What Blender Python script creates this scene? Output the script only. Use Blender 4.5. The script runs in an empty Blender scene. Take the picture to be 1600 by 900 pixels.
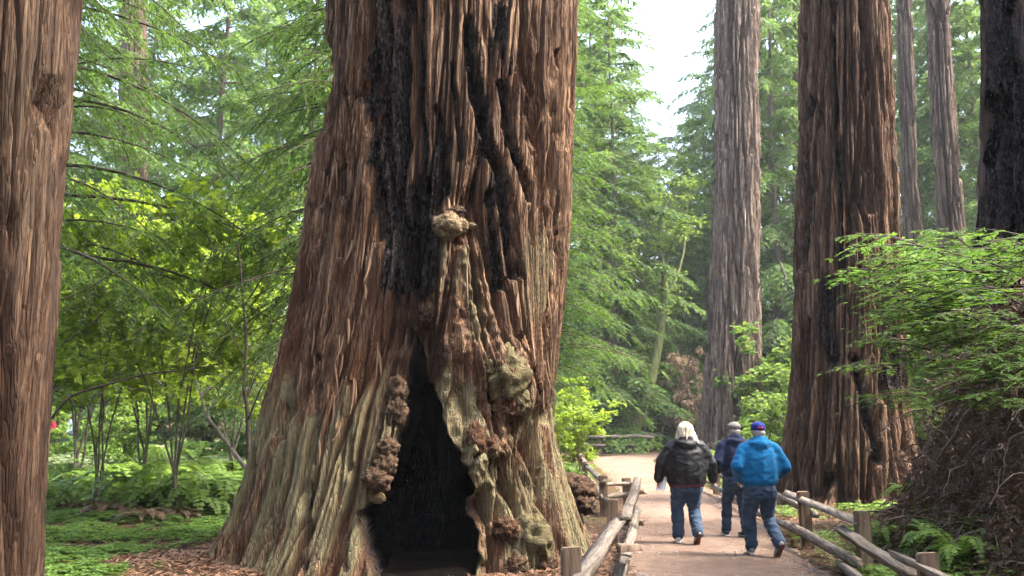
import bpy, bmesh, math, random
import numpy as np
from mathutils import Vector
R = math.radians
random.seed(7)
scene = bpy.context.scene
COL = scene.collection

# ------------------------------------------------------------------ camera
F = 1450.0                      # focal length in photo pixels (1600 wide)
PITCH = math.atan(210.0 / F)
CAMZ = 1.7
cam_d = bpy.data.cameras.new('camera')
cam = bpy.data.objects.new('camera', cam_d)
COL.objects.link(cam)
cam.location = (0, 0, CAMZ)
cam.rotation_euler = (R(90) + PITCH, 0, 0)
cam_d.sensor_width = 36.0
cam_d.lens = F / 1600 * 36
cam_d.clip_start = 0.1
cam_d.clip_end = 2000
cam_d.dof.use_dof = True
cam_d.dof.focus_distance = 12.5
cam_d.dof.aperture_fstop = 4.0
scene.camera = cam

# ------------------------------------------------------------------ world, sun, exposure
SUN_AZ, SUN_EL = R(98), R(54)
world = bpy.data.worlds.new('World')
scene.world = world
world.use_nodes = True
nt = world.node_tree
sky = nt.nodes.new('ShaderNodeTexSky')
sky.sky_type = 'NISHITA'
sky.sun_disc = False
sky.sun_elevation = SUN_EL
sky.sun_rotation = SUN_AZ
sky.air_density = 1.0
sky.dust_density = 6.0
sky.ozone_density = 1.0
bg = nt.nodes['Background']
bg.inputs[1].default_value = 0.15
nt.links.new(sky.outputs[0], bg.inputs[0])
sun_d = bpy.data.lights.new('sun', 'SUN')
sun_d.energy = 1.5
sun_d.angle = R(12)
sun_d.color = (1.0, 0.95, 0.87)
sun = bpy.data.objects.new('sun', sun_d)
COL.objects.link(sun)
_d = Vector((math.sin(SUN_AZ) * math.cos(SUN_EL), math.cos(SUN_AZ) * math.cos(SUN_EL), math.sin(SUN_EL)))
sun.rotation_euler = _d.to_track_quat('Z', 'Y').to_euler()
sun.location = (20, 20, 40)
vs = scene.view_settings
vs.view_transform = 'Standard'
vs.look = 'None'
vs.gamma = 1.0
vs.exposure = 3.1
vs.use_curve_mapping = False
scene.cycles.max_bounces = 6
scene.cycles.diffuse_bounces = 3
scene.cycles.transmission_bounces = 3
scene.cycles.transparent_max_bounces = 4
scene.cycles.volume_bounces = 0
scene.cycles.use_denoising = True
scene.cycles.use_adaptive_sampling = True
scene.cycles.adaptive_threshold = 0.025

# ------------------------------------------------------------------ numeric helpers
CP, SP = math.cos(PITCH), math.sin(PITCH)

def at(px, py, Y):
    """world point on the plane y = Y seen at photo pixel (px, py)"""
    dy = (450 - py) * -SP + F * CP
    dz = (450 - py) * CP + F * SP
    k = Y / dy
    return np.array([(px - 800) * k, Y, CAMZ + dz * k])

def proj(P):
    x, y, z = P[:, 0], P[:, 1], P[:, 2] - CAMZ
    d = np.maximum(y * CP + z * SP, 0.1)
    u = -y * SP + z * CP
    return 800 + F * x / d, 450 - F * u / d

def sstep(a, b, x):
    t = np.clip((x - a) / (b - a), 0, 1)
    return t * t * (3 - 2 * t)

def _hash(ix, iy, iz, seed):
    h = (ix.astype(np.int64) * 374761393 + iy.astype(np.int64) * 668265263 + iz.astype(np.int64) * 2147483647 + seed * 1442695041) & 0xFFFFFFFF
    h = ((h ^ (h >> 13)) * 1274126177) & 0xFFFFFFFF
    h = ((h ^ (h >> 16)) * 2246822519) & 0xFFFFFFFF
    return (h ^ (h >> 15)) & 0xFFFFFFFF

_ga = np.random.RandomState(3).normal(size=(256, 3))
_G = (_ga / np.linalg.norm(_ga, axis=1)[:, None]).astype(np.float32)

def perlin(x, y, z, seed=0):
    x = np.asarray(x, np.float32); y = np.asarray(y, np.float32); z = np.asarray(z, np.float32)
    x, y, z = np.broadcast_arrays(x, y, z)
    ix, iy, iz = np.floor(x), np.floor(y), np.floor(z)
    fx, fy, fz = x - ix, y - iy, z - iz
    ux, uy, uz = [f * f * f * (f * (f * 6 - 15) + 10) for f in (fx, fy, fz)]
    res = 0
    for a in (0, 1):
        for b in (0, 1):
            for c in (0, 1):
                g = _G[_hash(ix + a, iy + b, iz + c, seed) & 255]
                dot = g[..., 0] * (fx - a) + g[..., 1] * (fy - b) + g[..., 2] * (fz - c)
                w = (ux if a else 1 - ux) * (uy if b else 1 - uy) * (uz if c else 1 - uz)
                res = res + dot * w
    return res * 1.5

def voro(u, v, seed=0):
    """2-D cell noise: F2 - F1 (0 on the joints) and a random value per cell"""
    u = np.asarray(u, np.float32); v = np.asarray(v, np.float32)
    iu, iv = np.floor(u), np.floor(v)
    f1 = np.full(u.shape, 9.0, np.float32); f2 = f1.copy(); cid = np.zeros(u.shape, np.float32)
    for a in (-1, 0, 1):
        for b in (-1, 0, 1):
            h = _hash(iu + a, iv + b, np.zeros_like(iu) + 7, seed)
            x = iu + a + (h & 1023) / 1023.0 - u; y = iv + b + ((h >> 10) & 1023) / 1023.0 - v
            d = np.sqrt(x * x + y * y).astype(np.float32)
            nearer = d < f1
            f2 = np.where(nearer, f1, np.minimum(f2, d)); cid = np.where(nearer, ((h >> 20) & 255) / 255.0, cid); f1 = np.where(nearer, d, f1)
    return f2 - f1, cid

def seg_dist(px, py, pts):
    best = np.full(px.shape, 1e9, np.float32)
    for (x0, y0), (x1, y1) in zip(pts[:-1], pts[1:]):
        dx, dy = x1 - x0, y1 - y0
        t = np.clip(((px - x0) * dx + (py - y0) * dy) / (dx * dx + dy * dy + 1e-9), 0, 1)
        best = np.minimum(best, np.hypot(px - x0 - t * dx, py - y0 - t * dy))
    return best

def poly_sd(px, py, pts):
    """signed distance, positive inside the polygon"""
    d = seg_dist(px, py, list(pts) + [pts[0]])
    ins = np.zeros(px.shape, bool)
    n = len(pts)
    for i in range(n):
        x0, y0 = pts[i]; x1, y1 = pts[(i + 1) % n]
        c = ((y0 > py) != (y1 > py)) & (px < (x1 - x0) * (py - y0) / (y1 - y0 + 1e-12) + x0)
        ins ^= c
    return np.where(ins, d, -d)

def build_mesh(name, V, quads=None, tris=None, attrs=None, smooth=False):
    V = np.ascontiguousarray(V, np.float32)
    me = bpy.data.meshes.new(name)
    nq = 0 if quads is None else len(quads)
    ntr = 0 if tris is None else len(tris)
    loops = []
    if nq: loops.append(np.asarray(quads, np.int32).ravel())
    if ntr: loops.append(np.asarray(tris, np.int32).ravel())
    loops = np.concatenate(loops)
    me.vertices.add(len(V)); me.vertices.foreach_set('co', V.ravel())
    me.loops.add(len(loops)); me.loops.foreach_set('vertex_index', loops)
    me.polygons.add(nq + ntr)
    starts = np.concatenate([np.arange(nq) * 4, nq * 4 + np.arange(ntr) * 3]).astype(np.int32)
    me.polygons.foreach_set('loop_start', starts)
    if smooth:
        me.polygons.foreach_set('use_smooth', np.ones(nq + ntr, bool))
    for k, a in (attrs or {}).items():
        at_ = me.attributes.new(k, 'FLOAT', 'POINT')
        at_.data.foreach_set('value', np.ascontiguousarray(a, np.float32))
    me.update()
    return me

def obj(name, me, mat=None, parent=None, loc=(0, 0, 0)):
    o = bpy.data.objects.new(name, me)
    COL.objects.link(o)
    if mat is not None and not me.materials:
        me.materials.append(mat)
    o.location = loc
    if parent is not None:
        o.parent = parent
    return o

def tag(o, label=None, cat=None, group=None, kind=None):
    if label: o['label'] = label
    if cat: o['category'] = cat
    if group: o['group'] = group
    if kind: o['kind'] = kind
    return o

def thing(name, label, cat, loc=(0, 0, 0), group=None, rotz=0.0):
    o = bpy.data.objects.new(name, None)
    COL.objects.link(o)
    o.empty_display_size = 0.3
    o.location = loc
    o.rotation_euler = (0, 0, rotz)
    return tag(o, label, cat, group)

# ------------------------------------------------------------------ materials
def mat_new(name):
    m = bpy.data.materials.new(name)
    m.use_nodes = True
    nt = m.node_tree
    b = nt.nodes['Principled BSDF']
    return m, nt, b

class NB:
    """tiny node builder"""
    def __init__(s, nt): s.nt = nt
    def n(s, t, **kw):
        nd = s.nt.nodes.new(t)
        for k, v in kw.items(): setattr(nd, k, v)
        return nd
    def l(s, a, b): s.nt.links.new(a, b)
    def coords(s, scale=(1, 1, 1), out='Object'):
        tc = s.n('ShaderNodeTexCoord'); mp = s.n('ShaderNodeMapping')
        mp.inputs['Scale'].default_value = scale
        s.l(tc.outputs[out], mp.inputs[0]); return mp.outputs[0]
    def noise(s, vec, scale, detail=4, rough=0.55):
        n = s.n('ShaderNodeTexNoise'); n.inputs['Scale'].default_value = scale
        n.inputs['Detail'].default_value = detail; n.inputs['Roughness'].default_value = rough
        s.l(vec, n.inputs['Vector']); return n.outputs['Fac']
    def ramp(s, fac, stops):
        r = s.n('ShaderNodeValToRGB'); e = r.color_ramp.elements
        while len(e) < len(stops): e.new(0.5)
        for i, (p, c) in enumerate(stops):
            e[i].position = p; e[i].color = (*c, 1) if len(c) == 3 else c
        s.l(fac, r.inputs[0]); return r.outputs[0]
    def mix(s, fac, a, b, mode='MIX'):
        m = s.n('ShaderNodeMix', data_type='RGBA', blend_type=mode)
        for sock, v in ((m.inputs[0], fac), (m.inputs[6], a), (m.inputs[7], b)):
            if isinstance(v, (int, float)): sock.default_value = v
            elif isinstance(v, tuple): sock.default_value = (*v, 1)
            else: s.l(v, sock)
        return m.outputs[2]
    def math(s, op, a, b=0.0, clamp=False):
        m = s.n('ShaderNodeMath', operation=op, use_clamp=clamp)
        for sock, v in ((m.inputs[0], a), (m.inputs[1], b)):
            if isinstance(v, (int, float)): sock.default_value = v
            else: s.l(v, sock)
        return m.outputs[0]
    def attr(s, name):
        a = s.n('ShaderNodeAttribute'); a.attribute_name = name; return a.outputs['Fac']
    def bump(s, h, strength, dist):
        b = s.n('ShaderNodeBump'); b.inputs['Strength'].default_value = strength
        b.inputs['Distance'].default_value = dist; s.l(h, b.inputs['Height']); return b.outputs[0]

def bark_mat(name, dark, mid, light, fine=1.0, moss=(0.25, 0.25, 0.13), red=(0.17, 0.075, 0.045)):
    m, nt, b = mat_new(name); N = NB(nt)
    v = N.coords((1, 1, 0.07))
    vo = N.n('ShaderNodeTexVoronoi', feature='DISTANCE_TO_EDGE'); vo.inputs['Scale'].default_value = 24 * fine
    wn = N.n('ShaderNodeTexNoise'); wn.inputs['Scale'].default_value = 5.0; N.l(N.coords((1, 1, .3)), wn.inputs['Vector'])
    wv = N.n('ShaderNodeVectorMath', operation='MULTIPLY_ADD'); N.l(wn.outputs['Color'], wv.inputs[0]); wv.inputs[1].default_value = (.06, .06, .03); N.l(v, wv.inputs[2])
    N.l(wv.outputs[0], vo.inputs['Vector'])
    crack = N.ramp(vo.outputs['Distance'], [(0.0, (0, 0, 0)), (0.16, (1, 1, 1))])
    f1 = N.noise(v, 14 * fine, 8, 0.65)
    f2 = N.noise(v, 60 * fine, 6, 0.7)
    v2 = N.coords((1, 1, 0.5))
    blot = N.noise(v2, 1.3, 5, 0.6)
    fl = N.noise(N.coords((1, 1, 0.25)), 30 * fine, 5, 0.7)
    s = N.math('ADD', N.math('MULTIPLY', f1, 0.55), N.math('MULTIPLY', f2, 0.45))
    c = N.ramp(s, [(0.40, dark), (0.49, mid), (0.59, light)])
    vp = N.n('ShaderNodeTexVoronoi'); vp.inputs['Scale'].default_value = 13 * fine; N.l(wv.outputs[0], vp.inputs['Vector'])
    sep = N.n('ShaderNodeSeparateColor'); N.l(vp.outputs['Color'], sep.inputs[0])
    c = N.mix(1.0, c, N.ramp(sep.outputs[0], [(0.0, (.50, .47, .45)), (0.5, (.95, .95, .95)), (1.0, (1.45, 1.42, 1.36))]), 'MULTIPLY')
    c = N.mix(N.ramp(vo.outputs['Distance'], [(0.0, (.85,) * 3), (0.07, (0, 0, 0))]), c, tuple(x * .45 for x in red))
    c = N.mix(N.math('MULTIPLY', N.ramp(blot, [(0.40, (0, 0, 0)), (0.7, (1, 1, 1))]), 0.25), c, light)
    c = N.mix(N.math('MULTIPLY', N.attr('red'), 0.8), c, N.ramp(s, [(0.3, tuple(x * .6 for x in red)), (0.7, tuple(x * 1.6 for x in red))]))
    mossn = N.math('MULTIPLY', N.attr('moss'), N.ramp(fl, [(0.3, (0.25,) * 3), (0.55, (1, 1, 1))]), True)
    c = N.mix(mossn, c, N.ramp(f2, [(0.3, tuple(x * .7 for x in moss)), (0.7, tuple(x * 1.25 for x in moss))]))
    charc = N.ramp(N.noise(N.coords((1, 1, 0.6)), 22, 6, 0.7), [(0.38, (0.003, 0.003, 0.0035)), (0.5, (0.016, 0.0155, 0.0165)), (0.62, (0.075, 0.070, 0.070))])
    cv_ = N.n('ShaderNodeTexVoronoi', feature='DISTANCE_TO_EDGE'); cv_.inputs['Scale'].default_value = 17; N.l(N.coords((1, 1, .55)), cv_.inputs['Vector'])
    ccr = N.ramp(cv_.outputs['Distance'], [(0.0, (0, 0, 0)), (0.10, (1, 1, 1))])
    charc = N.mix(N.ramp(N.attr('char'), [(0.955, (0, 0, 0)), (0.985, (1, 1, 1))]), charc, (0.0025, 0.0023, 0.0022))   # sooty walls, blackened further to paint the hollow's shade
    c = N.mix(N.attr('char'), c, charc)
    N.l(c, b.inputs['Base Color'])
    b.inputs['Roughness'].default_value = 0.85
    N.l(N.math('MULTIPLY', N.math('SUBTRACT', 1.0, N.attr('char')), 0.2), b.inputs['Specular IOR Level'])
    h = N.math('ADD', N.math('ADD', N.math('MULTIPLY', f1, 0.6), N.math('MULTIPLY', crack, 0.22)), N.math('ADD', N.math('MULTIPLY', f2, 0.35), N.math('MULTIPLY', fl, 0.4)))
    h = N.math('ADD', h, N.math('MULTIPLY', N.math('MULTIPLY', ccr, N.attr('char')), 0.5))
    N.l(N.bump(h, 1.0, 0.085 / fine), b.inputs['Normal'])
    return m

def leaf_mat(name, dark, light, trans=0.4, rough=0.55, gloss=0.25, vary=0.5):
    m, nt, b = mat_new(name); N = NB(nt)
    oi = N.n('ShaderNodeObjectInfo')
    t = N.attr('tint')
    t = N.math('ADD', t, N.math('MULTIPLY', N.math('SUBTRACT', oi.outputs['Random'], 0.5), 0.3), True)
    c = N.ramp(t, [(0.0, dark), (1.0, light)])
    N.l(c, b.inputs['Base Color'])
    b.inputs['Roughness'].default_value = rough
    b.inputs['Specular IOR Level'].default_value = gloss
    tr = N.n('ShaderNodeBsdfTranslucent')
    tc = N.mix(0.35, c, (light[0] * 1.5, light[1] * 1.35, light[2] * 0.6))
    N.l(tc, tr.inputs[0])
    mx = N.n('ShaderNodeMixShader'); mx.inputs[0].default_value = trans
    N.l(b.outputs[0], mx.inputs[1]); N.l(tr.outputs[0], mx.inputs[2])
    N.l(mx.outputs[0], nt.nodes['Material Output'].inputs[0])
    return m

def simple_mat(name, c1, c2, scale=8, stretch=(1, 1, 1), rough=0.8, bump=0.3, bdist=0.01, spec=0.25, detail=6):
    m, nt, b = mat_new(name); N = NB(nt)
    v = N.coords(stretch)
    f = N.noise(v, scale, detail, 0.62)
    N.l(N.ramp(f, [(0.32, c1), (0.68, c2)]), b.inputs['Base Color'])
    b.inputs['Roughness'].default_value = rough
    b.inputs['Specular IOR Level'].default_value = spec
    if bump: N.l(N.bump(f, bump, bdist), b.inputs['Normal'])
    return m

M = {}
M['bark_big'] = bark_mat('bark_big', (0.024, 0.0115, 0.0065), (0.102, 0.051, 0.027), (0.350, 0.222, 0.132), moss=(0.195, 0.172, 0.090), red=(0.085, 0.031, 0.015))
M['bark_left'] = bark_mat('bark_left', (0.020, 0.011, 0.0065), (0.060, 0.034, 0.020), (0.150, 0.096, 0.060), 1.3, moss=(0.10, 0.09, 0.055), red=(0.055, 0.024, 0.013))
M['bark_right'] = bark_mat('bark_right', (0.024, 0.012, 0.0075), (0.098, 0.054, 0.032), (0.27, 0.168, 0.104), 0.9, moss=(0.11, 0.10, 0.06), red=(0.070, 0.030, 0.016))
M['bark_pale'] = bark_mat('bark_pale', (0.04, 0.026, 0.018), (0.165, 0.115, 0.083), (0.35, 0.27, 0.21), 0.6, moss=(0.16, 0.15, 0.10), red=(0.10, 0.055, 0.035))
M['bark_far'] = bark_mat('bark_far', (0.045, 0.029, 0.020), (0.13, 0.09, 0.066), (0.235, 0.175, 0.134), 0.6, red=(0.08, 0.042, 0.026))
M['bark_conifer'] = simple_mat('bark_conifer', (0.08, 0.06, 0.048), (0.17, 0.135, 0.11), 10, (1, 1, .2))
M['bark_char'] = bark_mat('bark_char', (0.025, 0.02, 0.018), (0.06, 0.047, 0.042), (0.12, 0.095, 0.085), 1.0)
M['bark_moss'] = simple_mat('bark_moss', (0.06, 0.075, 0.025), (0.17, 0.19, 0.07), 6, (1, 1, 0.4))
M['twig'] = simple_mat('twig', (0.028, 0.020, 0.014), (0.075, 0.055, 0.040), 10)
M['twig_pale'] = simple_mat('twig_pale', (0.09, 0.07, 0.052), (0.24, 0.20, 0.16), 10)
M['leaf_sunlit'] = leaf_mat('leaf_sunlit', (0.10, 0.17, 0.08), (0.34, 0.42, 0.24), 0.5)  # sunlight on the leaves is painted in as a paler colour
M['leaf_redwood'] = leaf_mat('leaf_redwood', (0.026, 0.07, 0.014), (0.12, 0.22, 0.036), 0.5)
M['leaf_conifer'] = leaf_mat('leaf_conifer', (0.04, 0.10, 0.028), (0.15, 0.25, 0.065), 0.5)
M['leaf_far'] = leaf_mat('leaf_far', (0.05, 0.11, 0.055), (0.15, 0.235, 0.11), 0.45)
M['leaf_hazel'] = leaf_mat('leaf_hazel', (0.085, 0.175, 0.018), (0.30, 0.41, 0.035), 0.55)
M['leaf_shrub'] = leaf_mat('leaf_shrub', (0.055, 0.135, 0.022), (0.21, 0.32, 0.06), 0.5)
M['leaf_dry'] = leaf_mat('leaf_dry', (0.17, 0.13, 0.08), (0.42, 0.30, 0.22), 0.4)
M['leaf_fern'] = leaf_mat('leaf_fern', (0.05, 0.11, 0.018), (0.19, 0.30, 0.05), 0.45)
M['leaf_fern_dead'] = leaf_mat('leaf_fern_dead', (0.05, 0.03, 0.017), (0.15, 0.10, 0.055), 0.3)
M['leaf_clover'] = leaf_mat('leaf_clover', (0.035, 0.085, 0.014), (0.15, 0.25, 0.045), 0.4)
M['leaf_sprout'] = leaf_mat('leaf_sprout', (0.04, 0.12, 0.02), (0.145, 0.275, 0.045), 0.45)
M['leaf_dead'] = leaf_mat('leaf_dead', (0.022, 0.013, 0.008), (0.155, 0.088, 0.052), 0.15)
M['stem'] = simple_mat('stem', (0.06, 0.05, 0.035), (0.16, 0.14, 0.10), 10)
M['litter'] = leaf_mat('litter', (0.07, 0.033, 0.018), (0.24, 0.135, 0.082), 0.1)
M['wood_rail'] = simple_mat('wood_rail', (0.24, 0.19, 0.14), (0.52, 0.46, 0.39), 14, (1, 0.12, 1), 0.85, 0.6, 0.02)
M['wood_post'] = simple_mat('wood_post', (0.09, 0.06, 0.04), (0.22, 0.155, 0.105), 16, (1, 1, 0.12), 0.85, 0.6, 0.02)
M['log'] = simple_mat('log', (0.34, 0.24, 0.16), (0.60, 0.46, 0.34), 6, (0.2, 1, 1), 0.8, 0.5, 0.03)
M['rock'] = simple_mat('rock', (0.16, 0.15, 0.14), (0.34, 0.32, 0.30), 5)

# ------------------------------------------------------------------ terrain
PATH_C = np.array([(1.75, 3.0), (2.0, 6.5), (2.25, 9.5), (2.45, 12), (3.05, 16), (3.75, 22), (4.25, 30), (4.75, 40), (5.6, 46), (8.5, 49.5), (14, 51), (24, 51)])
PATH_W = np.array([1.3, 1.3, 1.28, 1.25, 1.2, 1.15, 1.2, 1.3, 1.5, 1.5, 1.4, 1.4])

def path_d(x, y):
    """distance to the path centre line minus its half width"""
    best = np.full(np.shape(x), 1e9)
    for i in range(len(PATH_C) - 1):
        a, b_ = PATH_C[i], PATH_C[i + 1]
        d = b_ - a
        t = np.clip(((x - a[0]) * d[0] + (y - a[1]) * d[1]) / (d @ d), 0, 1)
        w = PATH_W[i] * (1 - t) + PATH_W[i + 1] * t
        best = np.minimum(best, np.hypot(x - a[0] - t * d[0], y - a[1] - t * d[1]) - w)
    return best

def gz0(x, y):
    x = np.asarray(x, float); y = np.asarray(y, float)
    z = 0.0 * x
    z = z + (3.55 + .7 * perlin(x * .55, y * .55, 0 * x, 14) + .4 * perlin(x * 1.6, y * 1.6, 0 * x, 15)) * np.exp(-(((x - 8.35 + .5 * perlin(y * .6, 0 * y, 0 * y, 16)) / 2.55) ** 4 + ((y - 10.6) / 3.4) ** 4))
    s = x - np.maximum(10.5, 0.36 * y + 2.5)
    z = z + 0.55 * np.where(s > 0, s * s / (s + 3), 0)
    z = z + 0.07 * np.maximum(0, y - 56)
    l = -x - 6
    z = z + np.where(l > 0, 0.022 * l, 0) * sstep(16, 45, y) * 1.6
    z = z + 0.04 * np.exp(-(((x + 1.3) / 3.2) ** 2 + ((y - 12.6) / 3.0) ** 2))
    return z

def gz(x, y):
    x = np.asarray(x, float); y = np.asarray(y, float)
    pd = path_d(x, y)
    z = gz0(x, y)
    rough = 0.10 * perlin(x * 0.45, y * 0.45, 0 * x, 11) + 0.05 * perlin(x * 1.7, y * 1.7, 0 * x, 12)
    return z + rough * sstep(0, 1.0, pd) - 0.05 * (1 - sstep(-0.25, 0.15, pd))

def axis(vals):
    out = []
    for a, b_, n in vals: out.append(np.linspace(a, b_, n, endpoint=False))
    return np.concatenate(out)

gx = axis([(-230, -40, 20), (-40, -12, 40), (-12, 12, 160), (12, 40, 40), (40, 231, 20)])
gy = axis([(-30, 4, 12), (4, 30, 170), (30, 70, 60), (70, 282, 30)])
X, Y = np.meshgrid(gx, gy)
Z = gz(X, Y)
nx_, ny_ = len(gx), len(gy)
ii = np.arange(nx_ * ny_).reshape(ny_, nx_)
Q = np.stack([ii[:-1, :-1], ii[:-1, 1:], ii[1:, 1:], ii[1:, :-1]], -1).reshape(-1, 4)

def ground_mat():
    m, nt, b = mat_new('forest_floor'); N = NB(nt)
    v = N.coords()
    big = N.noise(v, 0.35, 4); mid = N.noise(v, 3.0, 6, 0.65); fine = N.noise(v, 38, 6, 0.7)
    c = N.ramp(fine, [(0.3, (0.03, 0.017, 0.011)), (0.5, (0.075, 0.043, 0.026)), (0.72, (0.17, 0.10, 0.062))])
    g = N.ramp(N.math('ADD', N.math('MULTIPLY', big, 0.6), N.math('MULTIPLY', mid, 0.4)), [(0.48, (0, 0, 0)), (0.62, (1, 1, 1))])
    c = N.mix(N.math('MULTIPLY', g, 0.45), c, N.ramp(fine, [(0.3, (0.03, 0.045, 0.012)), (0.7, (0.10, 0.15, 0.04))]))
    N.l(c, b.inputs['Base Color']); b.inputs['Roughness'].default_value = 0.95
    b.inputs['Specular IOR Level'].default_value = 0.1
    N.l(N.bump(N.math('ADD', N.math('MULTIPLY', mid, 0.6), fine), 1.0, 0.05), b.inputs['Normal'])
    return m
M['ground'] = ground_mat()
g = obj('ground', build_mesh('ground', np.stack([X, Y, Z], -1).reshape(-1, 3), Q, smooth=True), M['ground'])
tag(g, 'brown forest floor covered in redwood litter', None, None, 'structure')

def path_mat():
    m, nt, b = mat_new('path_dirt'); N = NB(nt)
    v = N.coords()
    big = N.noise(v, 0.8, 5); fine = N.noise(v, 55, 6, 0.75); mid = N.noise(v, 5, 7, 0.7)
    c = N.ramp(N.math('ADD', N.math('MULTIPLY', big, 0.5), N.math('MULTIPLY', mid, 0.5)), [(0.35, (0.140, 0.088, 0.060)), (0.62, (0.280, 0.198, 0.146))])
    c = N.mix(N.ramp(fine, [(0.56, (0, 0, 0)), (0.7, (0.7, 0.7, 0.7))]), c, (0.085, 0.048, 0.03))
    c = N.mix(N.ramp(fine, [(0.25, (0.6, 0.6, 0.6)), (0.36, (0, 0, 0))]), c, (0.33, 0.25, 0.19))
    N.l(c, b.inputs['Base Color']); b.inputs['Roughness'].default_value = 0.92
    b.inputs['Specular IOR Level'].default_value = 0.15
    N.l(N.bump(N.math('ADD', fine, N.math('MULTIPLY', mid, 3.0)), 1.0, 0.035), b.inputs['Normal'])
    return m
M['path'] = path_mat()
# path sheet: rings across the centre line
tt = np.linspace(0, len(PATH_C) - 1, 200)
ci = np.clip(tt.astype(int), 0, len(PATH_C) - 2)
def cat(a, t):
    """catmull-rom through rows of a"""
    a = np.asarray(a, float)
    if a.ndim == 1: a = a[:, None]
    i = np.clip(t.astype(int), 0, len(a) - 2); f = (t - i)[:, None]
    p0 = a[np.maximum(i - 1, 0)]; p1 = a[i]; p2 = a[i + 1]; p3 = a[np.minimum(i + 2, len(a) - 1)]
    return 0.5 * (2 * p1 + (p2 - p0) * f + (2 * p0 - 5 * p1 + 4 * p2 - p3) * f ** 2 + (3 * p1 - p0 - 3 * p2 + p3) * f ** 3)
pc = cat(PATH_C, tt); pw = cat(PATH_W, tt)[:, 0]
dd = np.gradient(pc, axis=0); nn = np.stack([dd[:, 1], -dd[:, 0]], -1); nn /= np.linalg.norm(nn, axis=1)[:, None]
us = np.linspace(-1, 1, 33)
edge = 1 + 0.10 * perlin(tt * 5, 0 * tt, 0 * tt, 5)[:, None] * np.abs(us)[None]
PX = pc[:, None, :] + nn[:, None, :] * (us[None, :] * pw[:, None] * edge * 1.03)[..., None]
PZ = gz0(PX[..., 0], PX[..., 1]) + 0.012 * perlin(PX[..., 0] * 1.2, PX[..., 1] * 1.2, 0 * PX[..., 0], 8) + 0.005 - 0.055 * sstep(0.93, 1.0, np.abs(us))[None]
i2 = np.arange(200 * 33).reshape(200, 33)
Qp = np.stack([i2[:-1, :-1], i2[:-1, 1:], i2[1:, 1:], i2[1:, :-1]], -1).reshape(-1, 4)
o = obj('path', build_mesh('path', np.concatenate([PX, PZ[..., None]], -1).reshape(-1, 3), Qp, smooth=True), M['path'])
tag(o, 'packed reddish dirt footpath winding between the fences', None, None, 'structure')

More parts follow.
